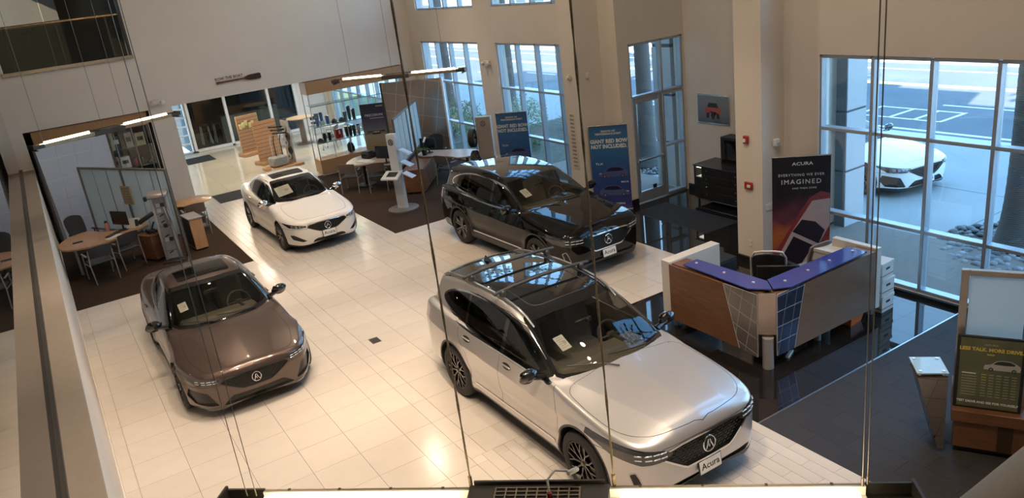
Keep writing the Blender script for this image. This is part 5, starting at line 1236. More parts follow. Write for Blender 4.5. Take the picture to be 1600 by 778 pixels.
# painting on the recess wall, chest of drawers, aquarium-like black case
pt = thing('framed_picture', 'framed picture of a red car on the recess wall', 'picture', (13.1, 3.53, 2.0))
MB().box((-.015, 0, 0), (.03, .98, .66), bev=.004).build('frame', M_steel, pt)
MB().box((-.032, 0, 0), (.006, .93, .61)).build('print', gradmat('grey fog print', [(0, (.05, .055, .065, 1)), (.45, (.17, .18, .20, 1)), (1, (.22, .23, .25, 1))], z0=-.3, z1=.3, noise=.2), pt)
MP = Matrix(((0, 0, -1), (-1, 0, 0), (0, 1, 0)))
for P, d, m in (([(-.22, -.12), (.22, -.12), (.24, .02), (.17, .06), (-.17, .06), (-.24, .02)], .001, mat('print car red', (.45, .09, .06, 1), .4)), ([(-.17, .05), (.17, .05), (.12, .15), (-.12, .15)], .0015, M_ink), ([(-.2, -.2), (-.12, -.2), (-.1, -.06), (.1, -.06), (.12, -.2), (.2, -.2), (.2, -.1), (.06, -.04), (.03, -.22), (-.03, -.22), (-.06, -.04), (-.2, -.1)], .002, M_ink)): MB().prism(P, 0, d, MP, (-.0355, 0, 0)).build('print_car', m, pt)
cn = thing('chest_of_drawers', 'black chest of drawers in the entrance recess under the picture', 'cabinet', (12.72, 2.55, 0))
MB().span((-.34, -1.1, .14), (.34, .72, .88), bev=.004).build('body', M_blk, cn); MB().span((-.34, .72, .14), (.34, .95, .62), bev=.004).build('body_end', M_blk, cn); MB().span((-.34, .90, .62), (.34, .95, .88)).build('niche_side', M_blk, cn); MB().span((-.34, .72, .86), (.34, .95, .88)).build('niche_top', M_blk, cn)
MB().span((-.36, -1.12, .88), (.36, .97, .90), bev=.003).build('top', mat('dark top', (.03, .028, .03, 1), .25), cn)
for k in range(4):
    for j in range(2):
        MB().span((-.352, -.98+.85*j, .17+.178*k), (-.338, -.16+.85*j, .34+.178*k), bev=.003).build('drawer', M_blk, cn); MB().ball((-.36, -.55+.85*j+.25, .26+.178*k), .012, 8, 6).build('knob', M_steel, cn)
MB().span((-.30, .735, .83), (.28, .93, .855)).build('niche_lamp', emis('white strip light', (1, .95, .85, 1), 3), cn); MB().span((-.33, .735, .625), (.3, .89, .635)).build('niche_shelf', M_wht, cn)
for x in (-.28, .28):
    for y in (-1.0, .88): MB().span((x-.02, y-.02, 0), (x+.02, y+.02, .14)).build('leg', M_steel, cn)
for x in (-.3,): MB().span((x, -1.05, .1), (x+.015, .9, .125)).build('rail', M_steel, cn)
bx = thing('display_case', 'tall black box with dark glass front standing on the chest of drawers', 'case', (12.86, 2.62, .90)); MB().box((0, 0, .31), (.32, .72, .62), bev=.006).build('body', M_blk, bx); MB().box((-.163, .05, .31), (.008, .5, .5)).build('glass_front', mat('roof glass', None), bx)
# alarm boxes, sensors, outlets on the pillar
M_alarm = mat('alarm red', (.34, .03, .025, 1), .4)
t = thing('fire_alarm', 'upper red fire alarm strobe on the pillar', 'alarm', (10.4, .13, 2.28)); MB().box((-.025, 0, 0), (.05, .10, .14), bev=.008).build('body', M_alarm, t); MB().box((-.055, .01, -.01), (.02, .05, .06), bev=.006).build('strobe', M_wht, t)
t = thing('fire_alarm', 'lower red pull station on the pillar', 'alarm', (10.4, .09, 1.46)); MB().box((-.02, 0, 0), (.04, .17, .13), bev=.006).build('body', M_alarm, t); MB().box((-.045, -.02, 0), (.015, .07, .05), bev=.004).build('handle', M_wht, t)
t = thing('wall_outlet', 'cream wall outlet low on the pillar', 'outlet', (10.4, .08, .38)); MB().box((-.005, 0, 0), (.01, .08, .12), bev=.003).build('plate', M_lamw, t)
for z in (-.028, .028): MB().box((-.011, 0, z), (.004, .035, .03), bev=.001).build('socket', M_wht, t)
t = thing('wall_sensor', 'white wall sensor box right of the pillar', 'sensor', (10.72, -.2, 2.2)); MB().box((0, -.03, 0), (.12, .06, .13), bev=.01).build('body', M_wht, t); MB().box((.02, -.062, -.02), (.05, .006, .03)).build('lens', mat('sensor lens', (.4, .4, .45, 1), .2), t)
t = thing('wall_switch', 'white multi-gang switch plate left of the red banner', 'switch', (10.58, -.2, 1.08)); MB().box((0, -.005, 0), (.2, .01, .12), bev=.003).build('plate', M_wht, t)
for x in (-.06, -.02, .02, .06): MB().box((x, -.012, 0), (.012, .01, .03)).build('toggle', M_lamw, t)
for label, loc, rz in (('twin head emergency light on the back wall beside the passage', (3.25, 15.2, 3.16), 0), ('twin head emergency light between the two tall windows', (11.3, 10.27, 3.11), PI/2*-1 if 0 else -PI/2), ):
    t = thing('emergency_light', label, 'wall light', loc, rz if rz == 0 else PI/2*-1)
    MB().box((0, -.04, 0), (.30, .08, .13), bev=.01).build('body', M_lamw, t)
    for s in (-1, 1): MB().cyl((s*.12, -.08, .0), (s*.14, -.15, -.02), .05, .06, 14).build('lamp_head', M_wht, t)
t = thing('emergency_light', 'small twin sensor high on the column by the windows', 'wall light', (10.5, 5.3, 3.08), -PI/2); MB().box((0, -.03, 0), (.1, .06, .12), bev=.008).build('body', M_lamw, t); MB().cyl((.0, -.06, 0), (0, -.11, 0), .04, n=14).build('lens', M_wht, t)
t = thing('wall_strobe', 'small strobe on the bluish side of the column', 'alarm', (10.72, 4.98, 3.09)); MB().box((0, -.02, 0), (.09, .04, .13), bev=.008).build('body', M_lamw, t); MB().box((0, -.045, 0), (.04, .012, .06), bev=.004).build('lens', M_wht, t)
# chart hung on the column
t = thing('wall_chart', 'tall narrow framed chart on the column above the black suv', 'chart', (10.5, 5.36, 1.62)); MB().box((-.008, 0, 0), (.016, .2, 1.3), bev=.003).build('board', M_lamw, t)
for k in range(14): MB().box((-.018, 0, -.58+.09*k), (.003, .15, .045)).build('printed_line', mat('chart ink', (.35, .28, .22, 1), .6), t)
# oar with lettering
t = thing('wooden_oar', 'red-brown wooden oar hung level on the back wall', 'oar', (5.62, 15.2, 3.40), 0); t.rotation_euler = (0, -.012, 0)
M_oar = wood('oar wood', (.10, .03, .02, 1), (.17, .055, .035, 1), .3, (9, 1, 1))
MB().cyl((-.60, -.03, 0), (.2, -.03, 0), .028, n=12).build('shaft', M_oar, t)
b = MB(); b.prism([(.15, -.03), (.30, -.075), (.60, -.085), (.65, -.06), (.65, .06), (.60, .085), (.30, .075), (.15, .03)], -.015, .015, Matrix(((1, 0, 0), (0, 0, -1), (0, 1, 0))), (0, -.03, 0)); b.build('blade', mat('oar blade', (.05, .02, .015, 1), .35), t)
MB().cyl((-.66, -.03, 0), (-.58, -.03, 0), .036, n=12).build('grip', M_oar, t)
tx(t, 'ROW THE BOAT', .115, M_bt, -.27, -.004, .06, .01, .95); tx(t, 'TOGETHER WE ROW', .05, mat('faint lettering', (.35, .3, .26, 1), .6), -.2, -.004, -.09, 0, 1.3) if 0 else None
# floor mats and drain
M_mat = mat('black floor mat', (.012, .012, .013, 1), .95, bump=.3, bscale=250)
for label, loc, d in (('black floor mat inside the entrance door', (11.5, 2.9, 0), (.9, 2.2)), ('small dark floor mat at the back glass wall', (5.15, 22.8, .001), (1.0, 1.3)), ('dark floor mat where the plank aisle meets the lobby', (4.6, 15.35, .001), (.85, 1.2))):
    t = thing('floor_mat', label, 'mat', loc); MB().box((0, 0, .006), (d[0], d[1], .012), bev=.004).build('pile', M_mat, t); MB().box((0, 0, .003), (d[0]+.05, d[1]+.05, .006), bev=.002).build('border', M_blk, t)
t = thing('floor_drain', 'small square metal floor cover between the cars', 'floor cover', (3.93, 2.35, 0), .0); MB().box((0, 0, .001), (.155, .22, .004), bev=.001).build('cover', mat('cover metal', (.10, .085, .07, 1), .45, .5), t)
for k in range(4): MB().box((0, -.07+.046*k, .0035), (.12, .012, .002)).build('slot', M_blk, t)
# ------------------------------------------------------------------ sales offices left and right of the aisle
M_frostp = frosted('frosted partition', (.70, .77, .78, 1), .5); M_tubes = mat('chair silver tube', (.45, .45, .46, 1), .3, .7); M_chair = mat('chair shell charcoal', (.05, .05, .055, 1), .6); M_slate = mat('slate fabric', (.045, .05, .06, 1), .9, bump=.2, bscale=200)
M_taupe = mat('taupe chair shell', (.15, .115, .095, 1), .6)
M_screen = mat('monitor screen', (.008, .008, .01, 1), .12); M_paper = mat('paper', (.70, .70, .66, 1), .7)
def guest_chair(label, loc, rz, shell, group=None):
    t = thing('guest_chair', label, 'chair', loc, rz, group)
    MB().box((.02, 0, .45), (.46, .47, .05), bev=.022).build('seat', M_slate, t)
    P = []; F = []
    for k in (0, 1):
        for j in range(5):
            for i in range(7):
                u = -1+i/3; v = j/4; P.append((-.235-.07*v-.045*(1-u*u)-.016*k, u*(.235+.01*v), .60+.25*v+.03*(1-u*u)*(v > .9)))
    for k in (0, 1):
        for j in range(4):
            for i in range(6): a = k*35+j*7+i; q = (a, a+1, a+8, a+7); F.append(q if k == 0 else q[::-1])
    for i in range(6): F += [(i+1, i, i+35, i+36), (28+i, 29+i, 64+i, 63+i)]
    for j in range(4): F += [(j*7, j*7+7, j*7+42, j*7+35), (j*7+13, j*7+6, j*7+41, j*7+48)]
    MB().put(P, F).build('backrest', shell, t)
    for s in (-1, 1):
        b = MB(); b.tube([(.26, s*.27, 0), (.22, s*.27, .45), (.20, s*.27, .64)], .013, 8); b.build('leg', M_tubes, t)
        b = MB(); b.tube([(-.30, s*.25, 0), (-.24, s*.26, .45), (-.27, s*.24, .8)], .013, 8); b.build('leg', M_tubes, t)
        MB().box((.02, s*.275, .655), (.40, .05, .028), bev=.012).build('armrest', mat('arm grey', (.22, .21, .21, 1), .5), t)
        MB().tube([(.22, s*.27, .43), (-.24, s*.26, .43)], .011, 8).build('side_rail', M_tubes, t)
        MB().cyl((.26, s*.27, 0), (.26, s*.27, .03), .02, n=10).build('glide', M_blk, t)
    return t
def monitor(label, loc, rz, w=.52, h=.31, group=None):
    t = thing('monitor', label, 'monitor', loc, rz, group)
    MB().box((0, 0, .14+h/2), (.035, w, h), bev=.006).build('case', M_blk, t); MB().box((.0185, 0, .145+h/2), (.003, w-.03, h-.035)).build('screen', M_screen, t)
    MB().cyl((-.03, 0, .01), (-.03, 0, .22), .022, n=12).build('neck', M_blk, t); MB().cyl((-.02, 0, 0), (-.02, 0, .014), .12, n=20).build('foot', M_blk, t); return t
def smoothpoly(P, k=6): return [tuple(p) for p in crom(P, True, k)]
def partition(label, a, b, z0, z1, n, m=None, ticks=True):
    dx, dy = b[0]-a[0], b[1]-a[1]; L = math.hypot(dx, dy); t = thing('glass_partition', label, 'partition', (a[0], a[1], 0), math.atan2(dy, dx)); fr = mat('partition frame', (.20, .185, .165, 1), .35, .6)
    MB().span((-.025, -.03, 0), (.03, .03, z1), bev=.004).build('post', fr, t); MB().span((L-.03, -.03, 0), (L+.03, .03, z1), bev=.004).build('post', fr, t); MB().span((L/2-.03, -.03, z0), (L/2+.03, .03, z1-.05), bev=.004).build('post', fr, t)
    MB().span((.03, -.03, z1-.05), (L-.03, .03, z1), bev=.004).build('top_rail', fr, t); MB().span((.03, -.03, z0-.05), (L-.03, .03, z0), bev=.004).build('bottom_rail', fr, t)
    for s0, s1 in ((.03, L/2-.03), (L/2+.03, L-.03)):
        w = (s1-s0)/n
        for i in range(n): MB().span((s0+i*w+.006, -.008, z0), (s0+i*w+w-.006, .008, z1-.05)).build('frosted_panel', m or M_frostp, t)
        for i in range(1, n):
            if ticks: MB().span((s0+i*w-.007, -.014, z0), (s0+i*w+.007, .014, z1-.05)).build('mullion', M_tubes if i % 2 else fr, t)
    return t
def metal_wall(label, a, b, z1, bot=.85, edge=False):
    """freestanding panelled metal screen, tiles cut by slanted joints"""
    dx, dy = b[0]-a[0], b[1]-a[1]; L = math.hypot(dx, dy); t = thing('metal_screen', label, 'screen', (a[0], a[1], 0), math.atan2(dy, dx))
    P = [(.12*(1-bot)*5, .05), (L, .05), (L, z1), (0, z1)]; Mx = Matrix(((1, 0, 0), (0, 0, -1), (0, 1, 0)))
    panel(t, Mx, (0, 0, 0), P, skew_tiles(P, (1, -.20 if edge else -.02), .56, (.22 if edge else .05, 1), .46, (0, z1-.3), .016), mat('satin bronze panel', (.40, .33, .28, 1), .3, .85, var=.04, stretch=(1, 1, .3)) if edge else mat('satin steel panel', (.47, .49, .54, 1), .35, .35, var=.03, stretch=(1, 1, .3)), th=.005)
    MB().span((.0, .02, .0), (L, .10, z1-.02)).build('core', mat('grey powder coat', None), t)
    MB().span((L, -.02, 0), (L+.05, .11, z1)).build('edge_post', mat('white frame', None) if edge else mat('dark trim', None), t)
    MB().span((-.05, -.02, 0), (.0, .11, z1)).build('edge_post', mat('dark trim', None), t); return t
# ---- right office
partition('frosted glass partition dividing the two right-hand desks', (8.28, 10.53), (10.18, 13.05), .8, 2.1, 3)
metal_wall('bronze metal panel screen by the far left window', (9.70, 14.41), (11.12, 13.03), 2.6, .95, True)
def desk_round(label, loc, rz, P, m, wd=None):
    t = thing('desk', label, 'desk', loc, rz); MB().prism(P, .71, .745).build('desk_top', m, t); MB().prism([(x*.99, y*.99) for x, y in P], .70, .71).build('edge_band', M_blk, t); return t
da_ = desk_round('oak desk with rounded end left of the leaflet kiosk', (8.1, 12.0, 0), 0, smoothpoly([(-.62, .62), (-.2, 1.15), (.25, 1.25), (.4, .8), (.75, .2), (.75, -.45), (.35, -.75), (-.05, -.55), (-.2, -.1), (-.55, .2)]), mat('pale oak top', (.42, .33, .26, 1), .3))
MB().cyl((-.12, .55, 0), (-.12, .55, .70), .05, n=14).build('column_leg', M_blk, da_); MB().cyl((-.12, .55, 0), (-.12, .55, .03), .28, n=20).build('foot_plate', M_blk, da_); MB().span((.35, -.5, 0), (.7, .1, .70), bev=.004).build('pedestal', W_brown, da_)
db_ = desk_round('oak desk with long rounded end right of the frosted partition', (9.9, 10.9, 0), 0, smoothpoly([(-.55, .75), (-.2, .95), (.15, .55), (.55, .05), (.78, -.45), (.65, -.85), (.3, -.98), (-.02, -.85), (-.12, -.5), (-.3, -.05), (-.6, .35)]), mat('pale oak top', None))
MB().cyl((.4, -.5, 0), (.4, -.5, .70), .05, n=14).build('column_leg', W_brown, db_); MB().cyl((.4, -.5, 0), (.4, -.5, .03), .26, n=20).build('foot_plate', M_blk, db_)
t = thing('credenza', 'low walnut credenza along the frosted partition behind the kiosk', 'cabinet', (8.78, 10.72, 0), math.radians(53)); MB().span((-.6, -.35, .06), (1.25, .2, .66), bev=.004).build('body', W_brown, t); MB().span((-.62, -.37, .66), (1.27, .22, .69), bev=.004).build('top', W_brown, t); MB().span((-.55, -.3, 0), (1.2, .15, .06)).build('plinth', M_blk, t)
for k in range(3): MB().span((-.58+.61*k, -.365, .10), (.0+.61*k, -.35, .64), bev=.003).build('door', W_brown, t)
guest_chair('grey guest chair at the rounded end of the desk by the display case', (7.45, 12.25, 0), PI*.28, M_taupe)
guest_chair('grey guest chair half hidden behind the kiosk tray', (8.0, 11.6, 0), PI*.35, M_taupe)
guest_chair('grey guest chair in front of the long oak desk, behind the black suv', (9.68, 10.40, 0), PI*.1, M_taupe)
task_chair('executive_chair', 'black task chair behind the long oak desk', (10.15, 12.1, 0), -PI*.7, M_blkfab)
monitor('black monitor on the desk left of the kiosk', (8.27, 11.50, .745), PI*1.17, .60, .36); monitor('black monitor beside the potted orchid', (9.62, 11.45, .745), PI*1.2, .5, .3)
t = thing('printer', 'black printer on the desk below the car poster', 'printer', (8.3, 12.75, .745), .3); MB().box((0, 0, .09), (.4, .36, .18), bev=.02).build('body', M_blk, t); MB().box((-.1, -.05, .20), (.2, .26, .04), bev=.008).build('paper_tray', M_blk, t); MB().box((-.2, 0, .1), (.01, .2, .05)).build('panel', M_screen, t)
t = thing('tissue_box', 'small orange box behind the left desk monitor', 'box', (8.55, 12.55, .745), .2); MB().box((0, 0, .09), (.2, .14, .18), bev=.006).build('body', mat('orange card', (.45, .13, .04, 1), .6), t); MB().ball((0, 0, .185), (.05, .03, .03), 8, 6).build('tissue', M_paper, t)
t = thing('paper_sheets', 'white papers on the oak desk by the kiosk', 'paper', (7.98, 12.45, .746), .4); MB().box((0, 0, .004), (.3, .42, .008)).build('stack', M_paper, t); MB().box((-.05, -.28, .002), (.21, .28, .004), rz=.3).build('sheet', M_paper, t)
t = thing('potted_orchid', 'white orchid in a dark pot on the long oak desk', 'plant', (9.42, 11.32, .745)); MB().lathe([(.06, 0), (.085, .14), (.075, .14), (.07, .02)], n=18).build('pot', M_blk, t)
for i in range(7):
    a = i*.9; L = .22; d = Vector((math.cos(a), math.sin(a), .5)); w = Vector((-math.sin(a), math.cos(a), 0))*.035; MB().put([Vector((0, 0, .13)), d*L*.5+w+Vector((0, 0, .15)), d*L+Vector((0, 0, .04)), d*L*.5-w+Vector((0, 0, .15))], [(0, 1, 2, 3)]).build('leaf', mat('orchid leaf', (.05, .13, .035, 1), .4), t)
MB().tube([(0, 0, .13), (.02, .02, .35), (.08, .05, .48)], .006, 6).build('stem', mat('orchid leaf', None), t)
for i in range(5): MB().ball((.03+.02*i, .02+.012*i, .38+.025*i), (.035, .035, .022), 8, 6).build('flower', M_wht, t)
# leaflet kiosk
kk = thing('leaflet_kiosk', 'white leaflet kiosk with tilted tray and three leaflet shelves', 'kiosk', (7.62, 9.18, 0), -PI*.30)
MB().lathe([(.0, .05), (.36, .05), (.40, .035), (.40, .0)], n=36).build('base', mat('kiosk base grey', (.12, .115, .11, 1), .35), kk)
M_kio = mat('kiosk silver', (.55, .58, .60, 1), .35, .3, var=.02)
b = MB(); b.prism([(-.12, -.08), (.12, -.08), (.145, .02), (.09, .09), (-.09, .09), (-.12, .02)], .05, 1.98); b.build('column', M_kio, kk)
b = MB(); b.box((-.02, -.27, .97), (.48, .38, .05), bev=.012, rx=.35); b.build('tray', M_kio, kk); b = MB(); b.box((.0, -.27, 1.0), (.27, .2, .012), bev=.004, rx=.35); b.build('tablet', M_screen, kk)
for k, z in enumerate((1.52, 1.22, .92)):
    b = MB(); b.box((.33, .0, z), (.30, .24, .012), ry=.45, rz=0, bev=.003); b.build('leaflet_shelf', M_kio, kk)
    b = MB(); b.box((.33, -.005, z+.012), (.24, .2, .008), ry=.45); b.build('leaflets', mat('leaflet blue', (.42, .55, .68, 1), .4), kk)
b = MB(); ringp = [(.06*math.cos(a), -.094, 1.78+.075*math.sin(a)) for a in np.arange(20)*2*PI/20]; b.tube(ringp, .008, 6, True); b.tube([(-.03, -.094, 1.73), (0, -.094, 1.83), (.03, -.094, 1.73)], .008, 6); b.build('emblem', M_blk, kk)
# small information pylon near the second window
ip = thing('information_pylon', 'slim pale display pylon with emblem and two tyres beside the windows', 'kiosk', (10.20, 9.0, 0), -PI*.25)
MB().box((0, 0, .98), (.42, .16, 1.9), bev=.01).build('column', mat('pylon taupe', (.36, .31, .27, 1), .4), ip); MB().box((0, 0, .02), (.55, .4, .04), bev=.01).build('base', M_blk, ip)
b = MB(); b.tube([(.06*math.cos(a), -.083, 1.75+.07*math.sin(a)) for a in np.arange(20)*2*PI/20], .007, 6, True); b.tube([(-.03, -.083, 1.70), (0, -.083, 1.80), (.03, -.083, 1.70)], .007, 6); b.build('emblem', M_blk, ip)
for z in (.8, 1.38):
    ty = MB(); ty.lathe([(.15, -.07), (.22, -.08), (.245, -.06), (.245, .06), (.22, .08), (.15, .07)], n=28, M=rotm(ry=PI/2), closed=True); o = ty.build('tyre', mat('tyre rubber', None), ip, (-.33, -.08, z)); MB().lathe([(.0, .04), (.15, .05), (.15, -.05), (.0, -.04)], n=24, M=rotm(ry=PI/2)).build('rim', mat('rim bronze', (.30, .2, .12, 1), .3, .8), o)
    MB().span((-.30, -.03, z-.03), (-.2, .03, z+.03)).build('tyre_arm', M_blk, ip)
# ---- left office
partition('frosted glass partition behind the left desk', (.78, 13.1), (2.4, 10.23), .55, 2.15, 3)
metal_wall('steel grey metal panel screen behind the left office partition', (-.02, 14.4), (1.73, 14.95), 2.6)
t = thing('desk', 'long oak desk with rounded end in the left office', 'desk', (.6, 11.1, 0)); MB().prism(smoothpoly([(-.76, .15), (-.66, -.38), (-.3, -.62), (.2, -.60), (.75, -.28), (1.22, .12), (1.10, .36), (.6, .32), (.2, .55), (-.05, .95), (-.5, .75)]), .71, .745).build('desk_top', W_oak, t)
MB().cyl((-.45, -.1, 0), (-.45, -.1, .71), .035, n=12).build('leg', M_tubes, t); MB().cyl((.0, .6, 0), (.0, .6, .71), .035, n=12).build('leg', M_tubes, t); MB().cyl((1.05, .2, 0), (1.05, .2, .71), .035, n=12).build('leg', M_tubes, t); MB().box((-.35, .05, .747), (.22, .16, .006)).build('cable_cover', M_blk, t)
guest_chair('charcoal guest chair at the near side of the left desk', (.55, 10.18, 0), PI*.56, M_chair); guest_chair('charcoal guest chair at the left desk nearest the monitor', (1.15, 10.72, 0), PI*.62, M_chair)
task_chair('executive_chair', 'grey task chair behind the left desk', (.45, 12.45, 0), -PI*.35, M_slate)
monitor('black monitor on the left office desk', (1.25, 11.28, .745), PI*1.18, .55, .33)
t = thing('keyboard', 'black keyboard on the left office desk', 'keyboard', (1.02, 11.05, .745), .85); MB().box((0, 0, .012), (.44, .15, .02), bev=.005).build('case', M_blk, t)
for r in range(4): MB().box((0, -.045+.03*r, .024), (.40, .022, .006), bev=.002).build('key_row', M_chair, t)
t = thing('drink_bottle', 'pink drink bottle with dark cap on the left desk', 'bottle', (.95, 11.55, .745)); MB().lathe([(.0, 0), (.042, 0), (.045, .02), (.045, .18), (.03, .21)], n=18).build('body', mat('bottle pink', (.50, .22, .20, 1), .35), t); MB().lathe([(.032, .205), (.034, .25), (0, .252)], n=16).build('cap', M_blk, t)
t = thing('leaflet_holder', 'white leaflet holder with dark print on the left desk', 'holder', (1.50, 11.22, .745), -.55)
MB().box((0, 0, .12), (.34, .03, .24), bev=.004, rx=-.2).build('holder', M_paper, t); MB().box((.10, -.022, .125), (.08, .004, .16), rx=-.2).build('print', M_ink, t); MB().box((0, .06, .01), (.3, .12, .02), bev=.004).build('foot', M_wht, t)
t = thing('paper_sheets', 'white papers beside the keyboard on the left desk', 'paper', (1.0, 10.82, .746), .7); MB().box((0, 0, .003), (.4, .16, .006)).build('stack', M_paper, t); MB().box((.05, .03, .008), (.28, .12, .004), rz=.2).build('sheet', M_paper, t)
t = thing('notice_board', 'tan framed notice hung on the left partition', 'notice', (1.62, 11.61, 1.48), math.atan2(10.23-13.1, 2.4-.78)); MB().box((0, -.05, 0), (.36, .03, .46), bev=.004).build('board', mat('notice tan', (.42, .34, .20, 1), .6), t)
for k in range(6): MB().box((0, -.067, .17-.065*k), (.28, .003, .014)).build('printed_line', mat('notice ink', (.24, .18, .09, 1), .7), t)
t = thing('credenza', 'low brown credenza at the right end of the left desk', 'cabinet', (1.72, 10.86, 0), -PI/3); MB().span((-.10, -.22, .05), (.40, .2, .62), bev=.004).build('body', W_brown, t); MB().span((-.12, -.24, .62), (.42, .22, .65), bev=.004).build('top', W_brown, t); MB().span((-.06, -.18, 0), (.36, .15, .05)).build('plinth', M_blk, t)
for k in range(2): MB().span((-.09+.25*k, -.232, .08), (.145+.25*k, -.22, .60), bev=.003).build('door', W_brown, t)
t = thing('desk_phone', 'black desk phone on the low brown credenza', 'phone', (1.80, 10.74, .65), .3); MB().box((0, 0, .03), (.22, .2, .05), bev=.01, rx=.15).build('body', M_blk, t); MB().box((-.08, 0, .07), (.05, .2, .04), bev=.012).build('handset', M_blk, t)
# accessory display: tall slanted board with roof bars, in front of the partition
ad = thing('accessory_display', 'tall grey accessory display with roof bars and small pictures beside the left office', 'display stand', (2.06, 10.22, 0), -.25)
M_dsp = mat('display grey', (.33, .30, .29, 1), .4, .3)
MB().span((-.16, -.03, 0), (-.11, .03, 1.6), bev=.006).build('post', M_tubes, ad); MB().span((.17, -.03, 0), (.22, .03, 1.6), bev=.006).build('post', M_tubes, ad); MB().span((-.11, -.012, .05), (.17, .012, 1.52)).build('board', mat('display board', (.26, .26, .29, 1), .35), ad)
MB().box((.03, -.0, 1.62), (.44, .5, .10), bev=.03).build('header', M_dsp, ad); MB().box((-.21, -.2, 1.60), (.06, .12, .1), bev=.01).build('header_cap', M_blk, ad); MB().box((.03, 0, .02), (.5, .5, .04), bev=.01).build('base', M_blk, ad)
for k, (x, z) in enumerate(((-.02, 1.36), (.08, 1.36), (-.02, 1.24), (.03, .86), (-.02, .52), (.08, .52))): MB().box((x, -.015, z), (.085, .006, .09), bev=.001).build('picture', M_ink if k % 2 else mat('print light', None), ad)
for k in range(4): MB().box((.03, -.014, .25+.3*k), (.27, .004, .008)).build('printed_line', M_ink, ad)
b = MB(); b.tube([(.10, -.10, 1.32), (.16, -.12, .9), (.20, -.12, .15)], .018, 8); b.build('roof_bar', M_tubes, ad); b = MB(); b.tube([(.14, -.08, 1.30), (.22, -.10, .95)], .02, 8); b.build('roof_bar', M_tubes, ad)
for z in (1.1, .95, .6, .2): b = MB(); b.tube([(-.02, -.015, z), (-.02, -.10, z+.02), (.06, -.13, z+.06)], .012, 6); b.build('bracket', M_blk, ad)
b = MB(); b.box((-.34, -.02, 1.12), (.42, .1, .10), bev=.03, ry=-.45); b.tube([(-.2, 0, 1.0), (-.28, 0, .85), (-.24, 0, .70)], .02, 8); b.build('bike_carrier', M_blk, ad)
# round table, chair and box beyond the accessory display
t = thing('round_table', 'oak round table in front of the wall beside the passage', 'table', (3.12, 12.68, 0)); MB().lathe([(0, .72), (.50, .72), (.52, .735), (.50, .75), (0, .75)], n=40).build('table_top', W_oak, t); MB().cyl((0, 0, .03), (0, 0, .72), .04, n=14).build('column_leg', M_blk, t); MB().lathe([(.28, 0), (.26, .025), (0, .04)], n=24).build('foot', M_blk, t)
guest_chair('dark guest chair at the oak round table', (3.02, 12.02, 0), PI*.5, M_taupe)
t = thing('display_cabinet', 'small oak sided cabinet beside the accessory display', 'cabinet', (2.74, 10.52, 0), .1); MB().span((-.13, -.14, .05), (.17, .5, .80), bev=.004).build('body', W_oak, t); MB().span((-.15, -.17, .80), (.19, .52, .83), bev=.004).build('top', mat('display grey', None), t); MB().span((-.1, -.1, 0), (.14, .46, .05)).build('plinth', M_blk, t); MB().span((-.142, -.1, .1), (-.13, .46, .78)).build('side_panel', M_blk, t)
# ------------------------------------------------------------------ display bays in the back wall, lobby furniture
M_shelf = glass('shelf glass', (.78, .88, .88, 1)); M_cglass = glass('case glass', (.92, .95, .95, 1))
def bay(label, x0, x1, y0, d, base, top0, shelves, wname):
    t = thing('display_case', label, 'display case', ((x0+x1)/2, y0, 0)); w = (x1-x0)/2
    if base: MB().span((-w, .0, .06), (w, d, base), bev=.005).build('base', W_case, t); MB().span((-w+.03, .03, 0), (w-.03, d-.03, .06)).build('plinth', mat('white plinth', (.6, .58, .52, 1), .6), t)
    MB().span((-w, .0, top0-.1), (w, d, 2.96), bev=.005).build('header', W_case, t)
    for x in (-w+.02, w-.02):
        for y in (.02, d-.02): MB().span((x-.012, y-.012, base), (x+.012, y+.012, top0)).build('post', M_tubes, t)
    for i in range(1, 6): MB().span((-w+2*w*i/6-.008, .012, base), (-w+2*w*i/6+.008, .03, top0)).build('post', M_tubes, t)
    for z in shelves: MB().span((-w+.03, .04, z-.008), (w-.03, d-.03, z)).build('shelf', M_shelf, t); MB().span((-w+.03, .02, z-.014), (w-.03, .04, z+.006)).build('shelf_edge', mat('shelf edge', (.16, .22, .22, 1), .15), t)
    for i in range(4): MB().span((-w+2*w*i/4+.012, .014, base+.01), (-w+2*w*(i+1)/4-.012, .02, top0-.01)).build('glass_front', M_cglass, t)
    return t
bay('glass display case with maple base and header in the right bay', 7.48, 10.78, 15.02, .62, .50, 2.68, (1.03, 1.55, 2.2), 'r')
bay('glass display case with brown header behind the left office', .0, 2.9, 15.26, .5, .5, 2.70, (1.02, 1.5, 2.05), 'l')
M_bl = mat('tumbler blue', (.03, .12, .38, 1), .3); M_bk = mat('tumbler black', (.015, .015, .016, 1), .3); M_rd = mat('tumbler red', (.34, .02, .02, 1), .35)
def tumbler(label, x, y, z, m, h=.24, group=None):
    t = thing('tumbler', label, 'tumbler', (x, y, z), 0, group); MB().lathe([(0, 0), (.045, 0), (.06, h*.85), (.055, h)], n=16).build('body', m, t); MB().lathe([(.06, h*.95), (.06, h+.015), (.02, h+.03), (0, h+.03)], n=14).build('lid', M_bk, t); return t
def cap_(label, x, y, z, m, group=None):
    t = thing('baseball_cap', label, 'cap', (x, y, z), -1.2, group); b = MB(); b.ball((0, 0, 0), (.11, .10, .13), 14, 8); b.v = [(p[0], p[1], max(p[2], 0)) for p in b.v]; b.build('crown', m, t); b = MB(); b.prism([(.06, -.09), (.2, -.06), (.23, 0), (.2, .06), (.06, .09)], .005, .018); b.build('brim', m, t); return t
Y = 15.30; Z1, Z2 = 1.03, 1.55
